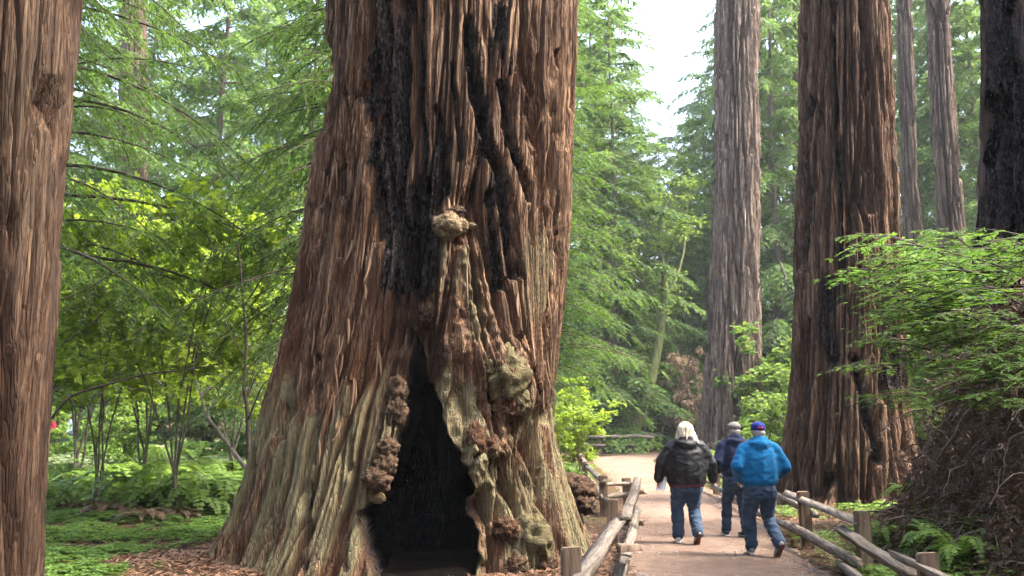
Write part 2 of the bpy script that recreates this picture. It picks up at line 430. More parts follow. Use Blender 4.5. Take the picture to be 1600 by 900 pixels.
# ------------------------------------------------------------------ trunks
def trunk_mesh(name, rings, nfront, nback, zs, amp=1.0, freq=1.0, seed=0, feature=None, extra_r=None, facing=-math.pi / 2, origin=(0, 0, 0)):
    """rings: rows (z, cx, cy, rx, ry); dense columns face the camera"""
    rings = np.array(sorted(rings), float)
    th = np.concatenate([np.linspace(facing - 1.75, facing + 1.75, nfront, endpoint=False),
                         np.linspace(facing + 1.75, facing - 1.75 + 2 * math.pi, nback, endpoint=False)])
    prof = [np.interp(zs, rings[:, 0], rings[:, k]) for k in range(1, 5)]
    # soften the piecewise profile
    TH, ZZ = np.meshgrid(th, zs)
    cx, cy, rx, ry = [p[:, None] for p in prof]
    C, S = np.cos(TH), np.sin(TH)
    if extra_r is not None:
        er = extra_r(TH, ZZ)
        rx = rx * er; ry = ry * er
    base = np.stack([cx + rx * C, cy + ry * S, ZZ], -1)
    R0 = float(np.median(rings[:, 3]))
    wob = 0.08 * perlin(C * 1.2, S * 1.2, ZZ * 0.2, seed + 1) + 0.008 * perlin(C * 5, S * 5, ZZ * 0.9, seed + 2)
    A = TH + wob
    info = {}
    if feature is not None:
        info = feature(TH, ZZ, base)
        A = A + info.get('shear', 0)
    qx, qy = R0 * np.cos(A) * freq, R0 * np.sin(A) * freq
    qz = ZZ * freq
    uu = A * R0 * freq
    n1 = np.abs(perlin(qx * 2.1, qy * 2.1, qz * 0.14, seed + 3))
    e1, c1 = voro(uu * 3.6, qz * 0.17 + 0.4 * perlin(qx * 2, qy * 2, qz * .2, seed + 9), seed + 20)
    e2, c2 = voro(uu * 11.5, qz * 0.42 + 0.5 * perlin(qx * 5, qy * 5, qz * .3, seed + 10), seed + 21)
    n3 = perlin(qx * 26, qy * 26, qz * 0.6, seed + 5)
    n4 = perlin(qx * 48, qy * 48, qz * 2.2, seed + 6)
    n5 = perlin(qx * 4.2, qy * 4.2, qz * 2.6, seed + 7)
    r1 = np.minimum(n1 / 0.13, 1) ** 0.8
    p1 = np.minimum(e1 / 0.11, 1)
    p2 = np.minimum(e2 / 0.17, 1)
    d = 0.24 * (r1 - 0.92) + 0.23 * (p1 - 0.95) + 0.07 * (c1 - .5) + 0.080 * (p2 - 0.88) + 0.038 * (c2 - .5) + 0.020 * n3 + 0.012 * n4 + 0.014 * n5
    inner_bark_shade = np.clip(1 - p1 * r1 * (.35 + .65 * p2), 0, 1)
    d = d * amp / freq
    if 'dmul' in info: d = d * info['dmul']
    if 'disp' in info: d = d + info['disp']
    nrm = np.stack([C / np.maximum(rx, .01), S / np.maximum(ry, .01), 0 * C], -1)
    nrm /= np.linalg.norm(nrm, axis=-1, keepdims=True)
    P = base + nrm * d[..., None]
    if 'push' in info: P[..., 1] += info['push']
    P = P - np.asarray(origin)
    nz, nt_ = TH.shape
    ix = np.arange(nz * nt_).reshape(nz, nt_)
    j = np.roll(ix, -1, axis=1)
    Qs = np.stack([ix[:-1], j[:-1], j[1:], ix[1:]], -1).reshape(-1, 4)
    if 'zone' in info:      # whole plates of bark are burnt, their neighbours are not
        ch_ = sstep(-.06, .06, info['zone'] * 1.2 - (.5 * c1 + .5 * c2) + .10 * n4)
        info['char'] = np.maximum(info['char'], .93 * ch_ * (info['zone'] > .05))
    attrs = {}
    for k in ('char', 'moss', 'red'):
        a_ = np.broadcast_to(np.asarray(info.get(k, 0.0), np.float32), TH.shape)
        if k == 'red': a_ = np.maximum(a_, .9 * inner_bark_shade)      # redder bark between plates, darkened to paint shade into the furrows
        if k == 'moss': a_ = a_ * (1 - inner_bark_shade)
        attrs[k] = a_.ravel().copy()
    return build_mesh(name, P.reshape(-1, 3), Qs, attrs=attrs, smooth=True), P + np.asarray(origin), info

def rings_px(rows, Yc, rfront=None, back=0.0):
    out = []
    for row in rows:
        py, xl, xr = row[:3]
        a, b_ = at(xl, py, Yc), at(xr, py, Yc)
        r = (b_[0] - a[0]) / 2
        out.append((a[2], (a[0] + b_[0]) / 2, Yc, r, row[3] if len(row) > 3 else r))
    return out

# ---- the hollow redwood
CAVE = [(648, 522), (640, 552), (632, 580), (626, 610), (624, 650), (616, 690), (606, 735), (588, 772), (558, 800), (557, 832), (564, 858), (574, 882), (584, 908), (596, 940),
        (742, 940), (748, 880), (746, 840), (742, 800), (738, 765), (724, 738), (716, 722), (712, 700), (701, 684), (694, 655), (688, 622), (682, 598), (672, 572), (661, 540)]
SLOTS = [  # pixel poly line, half width px, depth m, char half width px
    ([(630, -80), (633, 60), (631, 150), (627, 240), (622, 320), (628, 400), (640, 440)], 8, 0.30, 15),
    ([(659, -60), (661, 60), (657, 155), (662, 230), (668, 300)], 5, 0.18, 8),
    ([(573, -60), (577, 60), (570, 140), (578, 210), (588, 300), (592, 370)], 7, 0.22, 10),
    ([(604, -60), (606, 60), (609, 160), (610, 250), (612, 330)], 4, 0.14, 9),
    ([(728, 35), (735, 105), (745, 165), (765, 230), (780, 285), (793, 360), (803, 430)], 8, 0.28, 15),
    ([(785, 130), (794, 205), (806, 260), (822, 310)], 6, 0.20, 10),
    ([(816, -40), (817, 80), (820, 170), (828, 240)], 4, 0.14, 4),
    ([(838, 90), (839, 170), (833, 235), (842, 320)], 4, 0.14, 3),
    ([(543, 150), (540, 230), (545, 315), (538, 400)], 5, 0.14, 3),
    ([(650, 310), (648, 380), (652, 440)], 6, 0.22, 14),
    ([(680, 170), (690, 240), (700, 300)], 5, 0.14, 9),
    ([(790, 440), (800, 500), (812, 545), (835, 600), (850, 660)], 5, 0.14, 3),
    ([(705, 100), (712, 180), (716, 250)], 4, 0.12, 6),
    ([(760, 300), (770, 370), (785, 450)], 5, 0.12, 10),
    ([(520, 40), (512, 180), (500, 300), (486, 420), (470, 500), (455, 600), (440, 680)], 6, 0.16, 0),
    ([(500, 560), (498, 640), (490, 700), (480, 800), (478, 890)], 6, 0.15, 3),
    ([(548, 600), (545, 700), (538, 800), (542, 890)], 4, 0.09, 0),
    ([(450, 640), (440, 720), (425, 800), (410, 880)], 5, 0.11, 0),
    ([(870, 80), (868, 250), (862, 420), (850, 560)], 4, 0.10, 0),
    ([(790, 660), (815, 730), (845, 800), (880, 870)], 5, 0.11, 0),
    ([(770, 700), (785, 770), (800, 800)], 5, 0.10, 3),
]
CHAR = [([(597, -60), (595, 100), (600, 210), (606, 320), (628, 440)], 15), ([(664, 290), (664, 440)], 16), ([(640, 300), (640, 430)], 14),
        ([(736, 60), (748, 190), (764, 300), (790, 430)], 15), ([(618, 20), (622, 300)], 12), ([(788, 20), (796, 110)], 8), ([(695, 215), (692, 300)], 10)]
BURLS = [  # px, py, rx px, ry px, kind, offset forward
    (700, 354, 24, 22, 'tan', .08), (722, 352, 12, 13, 'tan', .05), (735, 352, 8, 6, 'tan', .04), (714, 330, 14, 10, 'brown', .02),
    (790, 590, 38, 46, 'moss', -.06), (764, 572, 20, 24, 'moss', -.04), (810, 622, 18, 24, 'moss', -.03), (784, 640, 22, 18, 'brown', -.02),
    (828, 850, 36, 40, 'moss', .04), (792, 826, 20, 19, 'red', .04), (850, 886, 20, 18, 'brown', .06), (806, 884, 20, 20, 'brown', .0),
    (622, 612, 15, 26, 'brown', .02), (616, 646, 17, 24, 'brown', .03), (606, 700, 18, 18, 'brown', .05), (598, 726, 20, 18, 'brown', .06), (590, 750, 22, 18, 'brown', .08), (582, 774, 18, 11, 'tan', .05),
    (764, 704, 22, 22, 'red', -.02), (742, 690, 16, 30, 'red', -.04), (645, 498, 26, 20, 'brown', -.10), (672, 490, 20, 18, 'brown', -.06), (702, 545, 16, 30, 'brown', -.06),
]
Y0 = 12.6

def big_feature(TH, ZZ, base):
    sh = TH.shape
    Pf = base.reshape(-1, 3)
    px, py = proj(Pf)
    px = px.astype(np.float32); py = py.astype(np.float32)
    front = sstep(0.35, -0.1, np.sin(TH)).ravel().astype(np.float32)
    wx = 7 * perlin(Pf[:, 0] * 2.2, Pf[:, 1] * 2.2, Pf[:, 2] * 1.6, 31) + 4 * perlin(Pf[:, 0] * 9, Pf[:, 1] * 9, Pf[:, 2] * 3.5, 32)
    qx = px + wx
    disp = np.zeros(px.shape, np.float32); char = np.zeros(px.shape, np.float32)
    rag = perlin(Pf[:, 0] * 17, Pf[:, 1] * 17, Pf[:, 2] * 0.9, 33) + .5 * perlin(Pf[:, 0] * 40, Pf[:, 1] * 40, Pf[:, 2] * 5, 38)
    for pts, w, dep, cw in SLOTS:
        xs = [p[0] for p in pts]; ys = [p[1] for p in pts]
        m = (px > min(xs) - 55) & (px < max(xs) + 55) & (py > min(ys) - 50) & (py < max(ys) + 50)
        if not m.any(): continue
        d = seg_dist(qx[m], py[m], pts)
        disp[m] -= dep * np.exp(-(d / (w * 0.95)) ** 3)
        if cw: char[m] = np.maximum(char[m], .94 - .94 * sstep(cw * 0.2, cw * .95, d + min(9, cw * .7) * rag[m]))
    zone = np.zeros(px.shape, np.float32)
    for pts, cw in CHAR:
        d = seg_dist(qx, py, pts)
        zone = np.maximum(zone, .60 * np.exp(-(d / (cw * 1.7)) ** 2))
    # dark slope of the buttress on the left edge
    # cave
    m = (px > 470) & (px < 860) & (py > 400) & (front > 0.01)
    sd = np.full(px.shape, -400, np.float32)
    sd[m] = poly_sd(px[m] + 0.6 * wx[m], py[m], CAVE) + 5 * perlin(Pf[m, 0] * 10, Pf[m, 1] * 4, Pf[m, 2] * 5, 51) 
    inside = sstep(-1, 9, sd)
    push = (1.75 + .25 * sstep(15, 60, sd)) * inside * front
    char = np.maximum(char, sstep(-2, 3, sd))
    # hollowed throat above and round the opening
    out = np.maximum(-sd, 0)
    thr = np.exp(-(out / 34.0) ** 2) * sstep(760, 560, py)
    disp -= 0.30 * thr * (1 - inside)
    V = sstep(0, 40, poly_sd(qx, py, [(648, 405), (604, 470), (592, 560), (640, 560), (700, 560), (690, 470)])) if True else 0
    disp -= 0.22 * V
    # swollen lip right of the cave and the burly column above it
    col = 1 - sstep(22, 48, seg_dist(qx, py, [(702, 360), (722, 440), (745, 520), (770, 580), (770, 660), (745, 720)]))
    lump = perlin(Pf[:, 0] * 6, Pf[:, 1] * 6, Pf[:, 2] * 4.2, 34) + 0.6 * perlin(Pf[:, 0] * 14, Pf[:, 1] * 14, Pf[:, 2] * 10, 35)
    disp += col * (0.07 + 0.085 * lump)
    lip = 1 - sstep(10, 26, seg_dist(qx, py, [(676, 520), (692, 590), (704, 660), (722, 715), (750, 760), (760, 860)]))
    disp += lip * (0.10 + 0.05 * lump)
    lipl = 1 - sstep(8, 26, seg_dist(qx, py, [(628, 540), (612, 600), (606, 680), (586, 750)]))
    disp += lipl * (0.05 + 0.06 * lump)
    for bx_, by_, brx, bry, kind_, off_ in BURLS:
        m2 = (np.abs(px - bx_) < 2.6 * brx) & (np.abs(py - by_) < 2.6 * bry) & (front > .5)
        if m2.any():
            rr_ = np.hypot((px[m2] - bx_) / brx, (py[m2] - by_) / bry)
            disp[m2] += .55 * min(brx, bry) * (12.0 / F) * np.exp(-(rr_ / 1.05) ** 2) * (1 - inside[m2])
    # bottom: bark turns smoother and litter covered, foot spreads
    # masks
    mn = perlin(Pf[:, 0] * 2.4, Pf[:, 1] * 2.4, Pf[:, 2] * 0.7, 36) + 0.6 * perlin(Pf[:, 0] * 7, Pf[:, 1] * 7, Pf[:, 2] * 1.8, 37)
    moss = sstep(-0.15, 0.35, mn + 0.95 * sstep(520, 680, py) - 0.62) * sstep(500, 600, py)
    moss = np.maximum(moss, 0.9 * (1 - sstep(5, 16, seg_dist(qx, py, [(694, 610), (706, 690), (728, 735), (755, 790), (757, 870)]) + 8 * mn)))
    moss = np.maximum(moss, 0.8 * (1 - sstep(8, 20, seg_dist(qx, py, [(696, 385), (700, 440)]) + 8 * mn)))
    moss = np.maximum(moss, 0.8 * (1 - sstep(8, 22, seg_dist(qx, py, [(722, 400), (738, 470), (744, 520)]) + 8 * mn)))
    moss = np.maximum(moss, 0.55 * (1 - sstep(12, 50, np.abs(px - 848))) * sstep(-0.1, 0.5, mn) * sstep(120, 400, py))
    red = np.clip(0.75 * sstep(560, 700, px) * 0 + sstep(0.0, 0.6, mn + 0.4) * sstep(330, 480, py) * sstep(640, 570, px) * sstep(690, 600, py), 0, 1)
    red = np.maximum(red, col * 0.6 * sstep(560, 640, py))
    red = np.maximum(red, thr * 0.7)
    red = np.maximum(red, 0.55 * sstep(120, 420, py) * sstep(620, 560, px) * sstep(-0.3, 0.4, mn) * sstep(660, 560, py))
    char = np.maximum(char, 0.55 * thr * sstep(560, 470, py))
    moss *= (1 - char) * (1 - 0.8 * inside)
    # the flow of the fibres: slants to the right below the char on the right side
    shear = (-0.55 * sstep(690, 760, px) * sstep(300, 800, py) * sstep(900, 800, px)).reshape(sh) * 0.6
    dm = 1 - 0.65 * inside - 0.25 * col - 0.35 * sstep(760, 880, py)
    dm = dm * (1 - 0.0 * char)
    r = lambda a: a.reshape(sh)
    return dict(zone=r(zone * front * (1 - inside)), disp=r(disp * front), push=r(push), char=r(np.clip(char, 0, 1) * front), moss=r(np.clip(moss, 0, 1) * np.maximum(front, .3)), red=r(red), shear=shear, dmul=r(np.maximum(dm, 0.15)))

def big_extra(TH, ZZ):
    low = sstep(1.6, -0.1, ZZ)
    lob = 0.5 * np.cos(5 * (TH + 0.35)) + 0.5 * np.cos(3 * TH - 0.8)
    return 1 + low * 0.055 * lob + 0.02 * perlin(np.cos(TH) * 1.5, np.sin(TH) * 1.5, ZZ * 0.4, 40)

big_rows = [(-520, 524, 902, 1.66), (-200, 518, 899, 1.65), (0, 514, 895, 1.64), (100, 511, 893, 1.64), (200, 504, 889, 1.66), (300, 490, 885, 1.68), (400, 477, 878, 1.70), (500, 458, 872, 1.74),
            (600, 432, 863, 1.80), (650, 419, 860, 1.86), (700, 405, 866, 1.93), (750, 391, 878, 2.0), (800, 368, 895, 2.1), (840, 345, 910, 2.2), (875, 322, 924, 2.3)]
rings = rings_px(big_rows, Y0 - 0.15)
rings = [(z, cx, Y0, rx, ry) for z, cx, _, rx, ry in rings]
rings.append((-0.6, rings[-1][1], Y0, rings[-1][3] + .25, 2.6))
top = max(rings)
rings += [(24.0, top[1] + .1, Y0, 1.35, 1.35)]
zs = np.concatenate([np.linspace(-0.5, 8.4, 500, endpoint=False), np.linspace(8.4, 24, 40)])
BASE_BIG = np.array([-1.45, Y0, float(gz0(-1.45, Y0))])
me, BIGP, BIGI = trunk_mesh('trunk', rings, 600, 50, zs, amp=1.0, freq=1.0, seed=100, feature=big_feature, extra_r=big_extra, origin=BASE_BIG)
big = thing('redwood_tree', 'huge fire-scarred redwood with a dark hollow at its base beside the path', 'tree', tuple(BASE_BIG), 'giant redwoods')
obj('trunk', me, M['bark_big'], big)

# lookup: surface point of the big trunk nearest to a pixel
_bp = BIGP.reshape(-1, 3)
_bx, _by = proj(_bp)
_nt = BIGP.shape[1]
_front = np.zeros(BIGP.shape[:2], bool); _front[:, 50:550] = True
_front = _front.ravel() & (_bp[:, 2] < 8.4)
def big_at(px, py):
    d = (_bx - px) ** 2 + (_by - py) ** 2 + np.where(_front, 0, 1e9)
    near = np.argsort(d)[:6]
    return _bp[near[np.argmin(_bp[near, 1])]]

def lump_mesh(name, radii, seed, amp=0.22, freq=2.2, sub=4, cracks=0.09):
    bm = bmesh.new(); bmesh.ops.create_icosphere(bm, subdivisions=sub, radius=1.0)
    V = np.array([v.co for v in bm.verts]); T = np.array([[v.index for v in f.verts] for f in bm.faces]); bm.free()
    n = perlin(V[:, 0] * freq, V[:, 1] * freq, V[:, 2] * freq, seed) + 0.5 * perlin(V[:, 0] * freq * 2.3, V[:, 1] * freq * 2.3, V[:, 2] * freq * 2.3, seed + 1)
    c = np.minimum(np.abs(perlin(V[:, 0] * freq * 1.9, V[:, 1] * freq * 1.9, V[:, 2] * freq * 1.9, seed + 2)) / 0.12, 1)
    n3 = perlin(V[:, 0] * freq * 5.5, V[:, 1] * freq * 5.5, V[:, 2] * freq * 5.5, seed + 3)
    c2 = np.minimum(np.abs(perlin(V[:, 0] * freq * 4.2, V[:, 1] * freq * 4.2, V[:, 2] * freq * 4.2, seed + 4)) / 0.15, 1)
    V = V * (1 + amp * n - cracks * (1.6 * (1 - c) + (1 - c2)) + amp * .16 * n3)[:, None] * np.asarray(radii)[None]
    return build_mesh(name, V, tris=T, smooth=True)

def burl_mat(name, a, b_, c):
    m, nt, bs = mat_new(name); N = NB(nt); v = N.coords()
    f = N.noise(v, 9, 7, 0.65); f2 = N.noise(v, 34, 5, 0.7)
    N.l(N.ramp(N.math('ADD', N.math('MULTIPLY', f, .6), N.math('MULTIPLY', f2, .4)), [(0.34, a), (0.5, b_), (0.64, c)]), bs.inputs['Base Color'])
    bs.inputs['Roughness'].default_value = 0.85; bs.inputs['Specular IOR Level'].default_value = 0.2
    N.l(N.bump(N.math('ADD', f, f2), 1.0, 0.05), bs.inputs['Normal']); return m
M['burl_tan'] = burl_mat('burl_tan', (0.05, 0.03, 0.016), (0.16, 0.115, 0.062), (0.25, 0.19, 0.105))
M['burl_moss'] = burl_mat('burl_moss', (0.035, 0.023, 0.012), (0.115, 0.094, 0.046), (0.205, 0.178, 0.085))
M['burl_brown'] = burl_mat('burl_brown', (0.020, 0.0105, 0.006), (0.070, 0.040, 0.022), (0.150, 0.094, 0.054))
M['burl_red'] = burl_mat('burl_red', (0.022, 0.0095, 0.005), (0.074, 0.035, 0.018), (0.140, 0.072, 0.038))
for k, (px, py, rx, ry, kind, off) in enumerate(BURLS):
    p = big_at(px, py); s = p[1] / F
    me = lump_mesh('burl', (rx * s, min(rx, ry) * s * 0.8, ry * s), 200 + 7 * k, amp=0.36 if kind != 'tan' else 0.2, freq=2.5 if kind != 'tan' else 2.0)
    me.attributes.new('red', 'FLOAT', 'POINT').data.foreach_set('value', np.full(len(me.vertices), .9 if kind == 'red' else .5, np.float32))
    emb = (.3 if kind == 'tan' else .55) * min(rx, ry) * s
    o = obj('burl', me, M['burl_' + kind], big, tuple(np.array([p[0], p[1] - off * .5 + emb, p[2]]) - BASE_BIG))
    o.rotation_euler = (0, random.uniform(-.4, .4), 0)
# knobbly surface root on the right of the foot
for k, (px, py, Yd, rx, ry) in enumerate([(905, 770, 12.5, 27, 24), (890, 757, 12.5, 28, 18), (915, 788, 12.4, 18, 16), (885, 790, 12.5, 24, 22)]):
    p = at(px, py, Yd); s = Yd / F
    o = obj('burl', lump_mesh('burl', (rx * s, 0.2, ry * s), 420 + k * 5, 0.32, 2.2), M['burl_brown'], big, tuple(p - BASE_BIG))

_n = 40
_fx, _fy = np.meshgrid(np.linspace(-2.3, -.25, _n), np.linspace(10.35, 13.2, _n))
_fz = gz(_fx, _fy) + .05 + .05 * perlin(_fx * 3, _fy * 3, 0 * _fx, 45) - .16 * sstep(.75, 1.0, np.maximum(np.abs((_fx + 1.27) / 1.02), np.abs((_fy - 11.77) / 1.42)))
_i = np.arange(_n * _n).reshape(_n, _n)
M['ash_shade'] = simple_mat('ash_shade', (0.002, 0.0018, 0.0015), (0.007, 0.0055, 0.0045), 14, spec=0.0)  # near-black burnt soil; the hollow's shade is painted into its colour
obj('hollow_floor', build_mesh('hollow_floor', np.stack([_fx, _fy, _fz], -1).reshape(-1, 3) - BASE_BIG, np.stack([_i[:-1, :-1], _i[:-1, 1:], _i[1:, 1:], _i[1:, :-1]], -1).reshape(-1, 4), smooth=True), M['ash_shade'], big)

def strip_mesh(name, L, w, seed):
    """loose curling strip of bark, hanging from its top end"""
    rnd = np.random.RandomState(seed); n = 7
    t = np.linspace(0, 1, n)
    curl = rnd.uniform(.02, .16) * t ** 2 * (1 if rnd.rand() < .7 else .3)
    side = rnd.uniform(-.12, .12) * L * t ** 1.5
    ww = w * (0.6 + 0.5 * np.sin(t * 3.0 + .3)) * (1 - 0.6 * t ** 3)
    V = []
    for k in range(n):
        for sx, dy in ((-1, 0), (0, -0.35 * w), (1, 0), (0, 0.2 * w)):
            V.append((side[k] + sx * ww[k], -curl[k] + dy, -L * t[k]))
    Qs = []
    for k in range(n - 1):
        for a in range(4):
            b_ = (a + 1) % 4
            Qs.append((k * 4 + a, k * 4 + b_, k * 4 + 4 + b_, k * 4 + 4 + a))
    return build_mesh(name, np.array(V), Qs)
M['strip'] = simple_mat('strip', (0.08, 0.042, 0.022), (0.24, 0.15, 0.088), 12, (1, 1, 0.15))
strips = [strip_mesh('bark_strip', random.uniform(.18, .6), random.uniform(.010, .028), 900 + k) for k in range(14)]
srnd = random.Random(5)
for k in range(110):
    for _ in range(20):
        px = srnd.uniform(420, 878); py = srnd.uniform(0, 880)
        if not (600 < px < 760 and py > 420): break
    if py > 620 and px > 600: continue
    if srnd.random() < .45: px = srnd.uniform(470, 600); py = srnd.uniform(200, 620)
    p = big_at(px, py)
    if BIGI['char'].ravel()[np.argmin(((_bp - p) ** 2).sum(1))] > .2: continue
    o = obj('bark_strip', strips[k % 14], M['strip'], big, tuple(np.array([p[0], p[1] - .004, p[2]]) - BASE_BIG))
    th = math.atan2(p[1] - Y0, p[0] - (-1.0))
    o.rotation_euler = (srnd.uniform(-.06, .12), srnd.uniform(-.18, .18), th + math.pi / 2)

# ---- the other big trunks
def plain_feature(seed, charlist=(), mossamt=0.0, redamt=0.0, charamt=0.0, lowchar=0.0):
    def f(TH, ZZ, base):
        px, py = proj(base.reshape(-1, 3)); px = px.reshape(TH.shape); py = py.reshape(TH.shape)
        b_ = base
        mn = perlin(b_[..., 0] * 1.6, b_[..., 1] * 1.6, b_[..., 2] * .5, seed) + .6 * perlin(b_[..., 0] * 6, b_[..., 1] * 6, b_[..., 2] * 1.4, seed + 1)
        rag = perlin(b_[..., 0] * 8, b_[..., 1] * 8, b_[..., 2] * 1.2, seed + 2)
        front = sstep(.35, -.1, np.sin(TH))
        char = np.zeros(TH.shape); disp = np.zeros(TH.shape)
        for pts, w, dep, cw in charlist:
            d = seg_dist((px + 5 * rag).ravel(), py.ravel(), pts).reshape(TH.shape)
            disp -= dep * np.exp(-(d / w) ** 3) * front
            if cw: char = np.maximum(char, .93 * front * (1 - sstep(cw * .3, cw * 1.3, d + 6 * rag)))
        if charamt: char = np.maximum(char, sstep(.5 - charamt, .8 - charamt, mn * .6 + .35))
        return dict(char=np.clip(char, 0, 1), disp=disp, moss=mossamt * sstep(0, .6, mn), red=redamt * sstep(-.2, .5, -mn))
    return f

def redwood(label, rows, Yc, mat, nf, nb, nz, amp, freq, seed, ztop, feat=None, group='giant redwoods', flare=0.25, lobes=0.05, zvis=None, rtop=0.7, limbs=()):
    rg = rings_px(rows, Yc)
    lo, hi = min(rg), max(rg)
    zb = float(gz(lo[1], Yc))
    if lo[0] > zb + 0.05: rg.append((zb, lo[1], Yc, lo[3] * (1 + flare), lo[4] * (1 + flare)))
    lo = min(rg)
    rg.append((zb - .6, lo[1], Yc, lo[3] * 1.1, lo[4] * 1.1))
    rg.append((ztop, hi[1], Yc, hi[3] * rtop, hi[3] * rtop))
    zv = zvis or hi[0] + .5
    zs = np.concatenate([np.linspace(zb - .5, zv, nz, endpoint=False), np.linspace(zv, ztop, 24)])
    origin = np.array([lo[1], Yc, zb])
    ex = lambda TH, ZZ: 1 + lobes * sstep(zb + 2.2, zb, ZZ) * (np.cos(5 * TH + seed) + .6 * np.cos(3 * TH + 2 * seed))
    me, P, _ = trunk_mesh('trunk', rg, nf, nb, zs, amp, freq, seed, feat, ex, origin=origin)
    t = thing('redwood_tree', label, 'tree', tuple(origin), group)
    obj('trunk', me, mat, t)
    return t, P, origin

redwood('smooth brown redwood trunk cut off by the left edge of the view', [(-100, -255, 108), (0, -255, 101), (200, -262, 86), (400, -270, 70), (600, -278, 54), (750, -284, 44), (900, -292, 37)], 6.6,
        M['bark_left'], 280, 30, 300, 0.72, 1.3, 501, 16, plain_feature(61, [([(108, -50), (100, 200), (90, 420), (84, 600)], 5, .03, 0)], .12, .25), flare=.15)
redwood('broad ridged brown redwood trunk just right of the walkers, behind the fence', [(-80, 1256, 1380), (0, 1255, 1382), (200, 1253, 1388), (380, 1250, 1396), (560, 1246, 1402), (640, 1240, 1405), (690, 1232, 1411), (730, 1226, 1418), (770, 1217, 1426)], 20.5,
        M['bark_right'], 300, 30, 320, 1.35, 0.85, 601, 24, plain_feature(71, [([(1258, 60), (1262, 250), (1256, 420)], 5, .25, 5), ([(1300, 60), (1304, 200), (1312, 330), (1310, 470)], 5, .25, 3), ([(1345, 0), (1352, 150), (1360, 330)], 5, .2, 0),
         ([(1296, 440), (1290, 500), (1300, 560)], 9, .1, 14), ([(1385, 440), (1392, 520), (1398, 600)], 10, .15, 16), ([(1262, 500), (1258, 600), (1250, 680)], 6, .25, 5), ([(1335, 560), (1350, 640), (1375, 720)], 6, .25, 6)], .05, .3), lobes=.08)
redwood('tall pale grey redwood trunk standing alone beyond the three walkers', [(-60, 1123, 1179), (0, 1122, 1180), (150, 1120, 1181), (300, 1117, 1183), (420, 1112, 1184), (520, 1108, 1185), (600, 1102, 1187), (660, 1097, 1191), (690, 1094, 1195)], 48,
        M['bark_pale'], 170, 24, 240, 1.8, 0.75, 701, 40, plain_feature(81, [([(1114, 240), (1110, 420), (1108, 640)], 2.5, .3, 2), ([(1150, 300), (1152, 500), (1148, 680)], 2.5, .2, 0)], .1, .12), lobes=.07)
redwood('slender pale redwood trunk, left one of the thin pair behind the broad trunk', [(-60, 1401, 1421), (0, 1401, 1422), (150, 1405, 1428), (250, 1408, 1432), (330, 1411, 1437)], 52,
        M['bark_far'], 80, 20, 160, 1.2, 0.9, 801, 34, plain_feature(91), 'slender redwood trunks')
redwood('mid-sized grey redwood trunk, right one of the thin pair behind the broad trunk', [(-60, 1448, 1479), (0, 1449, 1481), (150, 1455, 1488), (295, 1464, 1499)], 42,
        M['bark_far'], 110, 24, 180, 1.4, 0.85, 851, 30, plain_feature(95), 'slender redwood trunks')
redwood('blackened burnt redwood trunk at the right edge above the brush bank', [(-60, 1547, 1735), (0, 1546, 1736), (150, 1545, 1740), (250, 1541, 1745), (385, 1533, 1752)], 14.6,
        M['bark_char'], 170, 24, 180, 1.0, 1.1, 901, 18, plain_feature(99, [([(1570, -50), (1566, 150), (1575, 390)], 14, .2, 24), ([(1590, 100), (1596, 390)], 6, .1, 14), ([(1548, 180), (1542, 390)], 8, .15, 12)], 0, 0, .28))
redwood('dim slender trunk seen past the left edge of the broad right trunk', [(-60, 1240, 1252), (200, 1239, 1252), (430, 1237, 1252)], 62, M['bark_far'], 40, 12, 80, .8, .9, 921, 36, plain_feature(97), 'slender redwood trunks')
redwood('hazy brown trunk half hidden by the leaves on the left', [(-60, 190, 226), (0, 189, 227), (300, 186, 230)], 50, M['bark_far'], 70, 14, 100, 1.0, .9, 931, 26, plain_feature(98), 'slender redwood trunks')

# ------------------------------------------------------------------ vegetation builders
class Geo:
    """collects quads; leaflets are queued and built in one go"""
    def __init__(s): s.V = []; s.Q = []; s.A = []; s.n = 0; s.queue = []
    def add(s, V, Q, tint):
        V = np.asarray(V, np.float32).reshape(-1, 3)
        s.V.append(V); s.Q.append(np.asarray(Q, np.int32) + s.n); s.n += len(V)
        s.A.append(np.broadcast_to(np.asarray(tint, np.float32), (len(V),)))
    def flush(s):
        if s.queue:
            arrs = [np.concatenate(x) for x in zip(*s.queue)]; s.queue = []
            leaves_diamond(s, *arrs)
    def mesh(s, name, smooth=False):
        s.flush()
        return build_mesh(name, np.concatenate(s.V), np.concatenate(s.Q), attrs={'tint': np.concatenate(s.A)}, smooth=smooth)

def cross(a, b):
    a, b = np.broadcast_arrays(a, b)
    return np.stack([a[..., 1] * b[..., 2] - a[..., 2] * b[..., 1], a[..., 2] * b[..., 0] - a[..., 0] * b[..., 2], a[..., 0] * b[..., 1] - a[..., 1] * b[..., 0]], -1)

def unit(v):
    v = np.asarray(v, float)
    return v / np.maximum(np.sqrt((v * v).sum(-1, keepdims=True)), 1e-9)

def leaves_diamond(G, P, D, N, L, W, tint, mid=0.45, fold=0.0):
    """one quad per leaflet: base, side, tip, side"""
    P, D, N = map(np.asarray, (P, D, N))
    D = unit(D); S = unit(cross(D, N)); N = cross(S, D)
    L = np.broadcast_to(np.asarray(L), (len(P),))[:, None]; W = np.broadcast_to(np.asarray(W), (len(P),))[:, None]
    a = P; b_ = P + D * L * mid + S * W * .5 + N * W * fold; c = P + D * L; d = P + D * L * mid - S * W * .5 + N * W * fold
    V = np.stack([a, b_, c, d], 1).reshape(-1, 3)
    i = np.arange(len(P))[:, None] * 4 + np.arange(4)[None]
    G.add(V, i, np.repeat(np.broadcast_to(tint, (len(P),)), 4))

